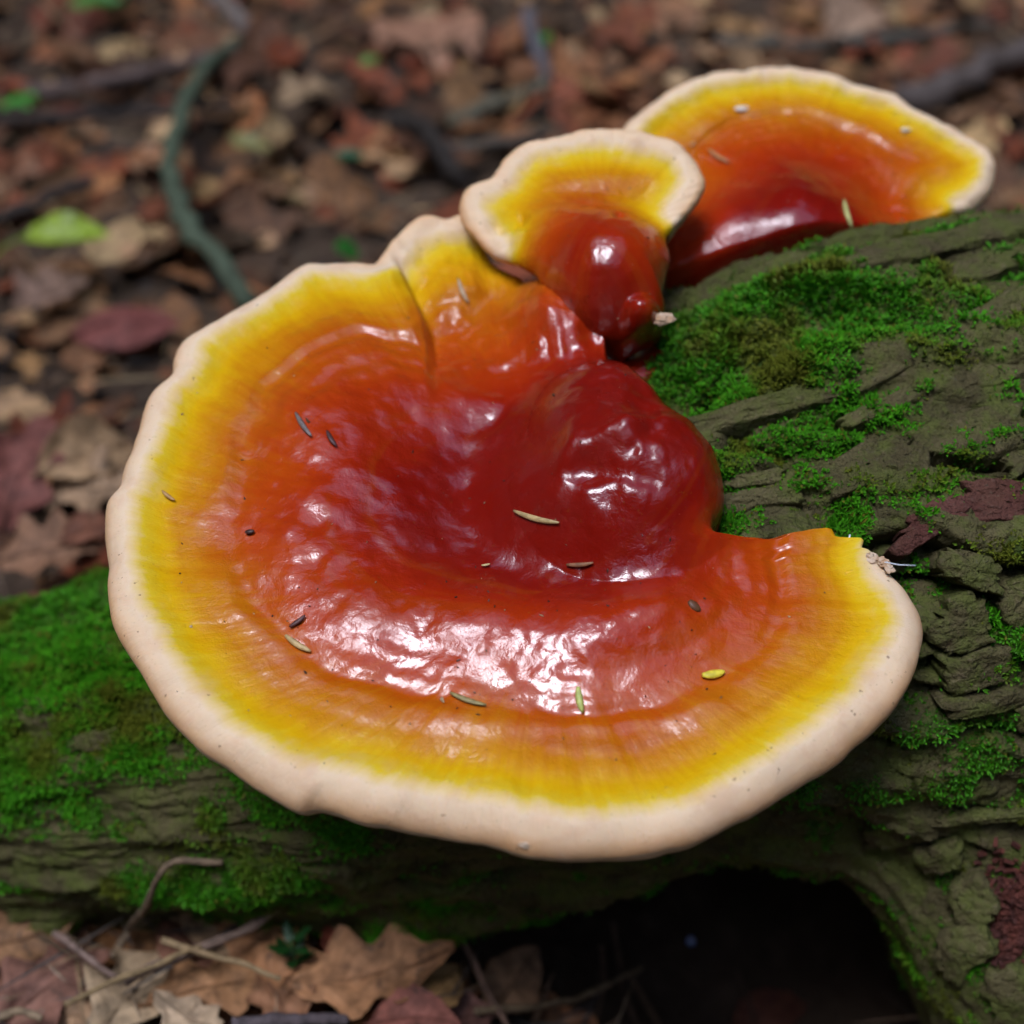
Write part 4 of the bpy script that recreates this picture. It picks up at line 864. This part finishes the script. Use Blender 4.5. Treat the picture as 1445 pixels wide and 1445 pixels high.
# grit and dust flecks caught on the skins
for bv_, root_, xr, yr, ng in ((bvhA, mush_A, (235, 1190), (430, 1085), 150), (bvhB, mush_B, (720, 930), (260, 480), 22), (bvhC, mush_C, (960, 1330), (150, 330), 30)):
    GV, GF, GC = [], [], []
    for _ in range(ng):
        px, py = rng.uniform(*xr), rng.uniform(*yr); h_, n_ = hit(bv_, px, py)
        if h_ is None: continue
        n_ = n_ if n_ @ (CAM - h_) > 0 else -n_; sz = rng.uniform(.00015, .00042) * (2.2 if rng.rand() < .06 else 1); A, _q = np.linalg.qr(rng.normal(0, 1, (3, 3)))
        oc = np.array([[1, 0, 0], [-1, 0, 0], [0, 1, 0], [0, -1, 0], [0, 0, 1], [0, 0, -1]]) * np.array([rng.uniform(1, 3), 1, .7]) * sz @ A + h_ + n_ * sz * .3
        o_ = len(GV) * 6; GV.append(oc); GF.append(np.array([[0, 2, 4], [2, 1, 4], [1, 3, 4], [3, 0, 4], [2, 0, 5], [1, 2, 5], [3, 1, 5], [0, 3, 5]]) + o_); GC.append(np.tile([(.05, .03, .02), (.45, .32, .18), (.20, .10, .05), (.06, .03, .02)][rng.randint(4)], (6, 1)))
    go = link('grit', mesh_np('grit', np.vstack(GV), [np.vstack(GF)], M['needle'], smooth=False, colors=np.vstack(GC))); adopt(go, root_); go['kind'] = 'stuff'
# torn white flesh at the broken edge, and the broken stub on the small mushroom
def lump(c, rx, n_, seed, mat, name, parent, stretch=(1, 1, 1), colors=None):
    rng_ = np.random.RandomState(seed); th, ph = np.meshgrid(np.linspace(0, 2 * np.pi, 15)[:-1], np.linspace(-1.45, 1.45, 9), indexing='ij')
    d = np.stack([np.cos(ph) * np.cos(th), np.cos(ph) * np.sin(th), np.sin(ph)], -1).reshape(-1, 3)
    v = d * rx * np.array(stretch) * (1 + n_ * fbm(d * 1.7 + seed, 3, seed))[:, None] + c
    o = link(name, mesh_np(name, v, [grid_faces(14, 9, True)], M[mat], smooth=False)); adopt(o, parent); return o
h_, _n = hit(bvhA, 1232, 792)
if h_ is not None:
    for k, (dx, dy, r) in enumerate(((0, .001, .0020), (.003, -.001, .0017), (.0045, -.004, .0015))): lump(h_ + np.array([dx, dy, .0005]), r, .9, 60 + k, 'torn', 'torn_flesh', mush_A, (1, 1, .7))
h_, _n = hit(bvhB, 926, 452)
if h_ is not None: lump(h_ + np.array([.002, 0, .0005]), .0026, .5, 71, 'torn', 'broken_stub', mush_B, (1.5, .8, .8))
h_, _n = hit(bvhA, 742, 1192)
if h_ is not None: lump(h_, .0012, .8, 75, 'torn', 'chipped_rim', mush_A, (1.6, .6, .8))
fl = empty('pale_glint', ground_pt(975, 1328, .02)); tag(fl, 'tiny pale blue glint painted as a bead in the dark hollow under the log', 'fleck'); lump(np.array(fl.location), .0018, .3, 77, 'drop', 'glint_bead', fl)  # coloured bead stands in for a bluish glint
th_ = at_depth(np.array([1248., 1268., 1292.]), np.array([793., 797., 798.]), .505)
v, qd, t3 = tube(np.array(th_), .00016, 6); tag(link('web_thread', mesh_np('web_thread', v, [qd, t3], M['web'])), 'short white web thread from the torn cap edge to the bark', 'web thread')

# ------------------------------------------------------------------ surrounding wood, added outside the frame to shade the scene and darken reflections
rng = np.random.RandomState(33); FV, FQ, FC, off = [], [], [], 0
for k in range(26):
    a = rng.uniform(0, 6.28); r = rng.uniform(2.6, 9); x, y = math.cos(a) * r, .5 + math.sin(a) * r
    rad = rng.uniform(.09, .2); P = np.array([[x + rng.normal(0, .08) * z, y + rng.normal(0, .05) * z, z] for z in np.linspace(-.05, 9, 9)])
    v, qd, t3 = tube(P, np.linspace(rad * 1.3, rad * .5, 9), 10, .06, k); FV.append(v); FQ.append(qd + off); off += len(v); FC.append(np.tile((.06, .045, .033), (len(v), 1)))
nC = 90000; a = rng.uniform(0, 6.28, nC); r = np.sqrt(rng.uniform(0, 1, nC)) * 13; z = rng.uniform(.5, 13, nC); x = np.cos(a) * r; y = .5 + np.sin(a) * r
elev = np.degrees(np.arctan2(z, r)); g = fbm(np.stack([x * .5, y * .5, z * .4], 1), 2, 91); sy = (y - .5) / np.maximum(r, .01)
thr = 54 + 13 * np.maximum(sy, 0) - 10 * np.maximum(-sy, 0) + 16 * g        # gap shaped for the light: open overhead and towards the viewer
keep = (elev < thr) & (rng.rand(nC) < .42) & ((r > 3.0) | (z > 3.5))
x, y, z = x[keep], y[keep], z[keep]; n = len(x); c = np.stack([x, y, z], 1); d1 = rng.normal(0, 1, (n, 3)); d1 /= np.linalg.norm(d1, axis=1)[:, None]; d2 = np.cross(d1, rng.normal(0, 1, (n, 3))); d2 /= np.linalg.norm(d2, axis=1)[:, None]
sz = rng.uniform(.18, .45, n)[:, None]; v = np.stack([c - d1 * sz, c - d2 * sz * .6, c + d1 * sz, c + d2 * sz * .6], 1).reshape(-1, 3); k = np.arange(n)[:, None] * 4
FV.append(v); FQ.append(np.hstack([k, k + 1, k + 2, k + 3]) + off); FC.append(np.repeat(np.array([rgb_jit((.030, .055, .014), rng, .4) for _ in range(n)]), 4, 0))
fo = link('forest', mesh_np('forest', np.vstack(FV), [np.vstack(FQ)], M['forest'], smooth=False, colors=np.vstack(FC))); tag(fo, 'unseen trunks and leafy crowns added around the scene to shape its light', 'forest', kind='stuff')
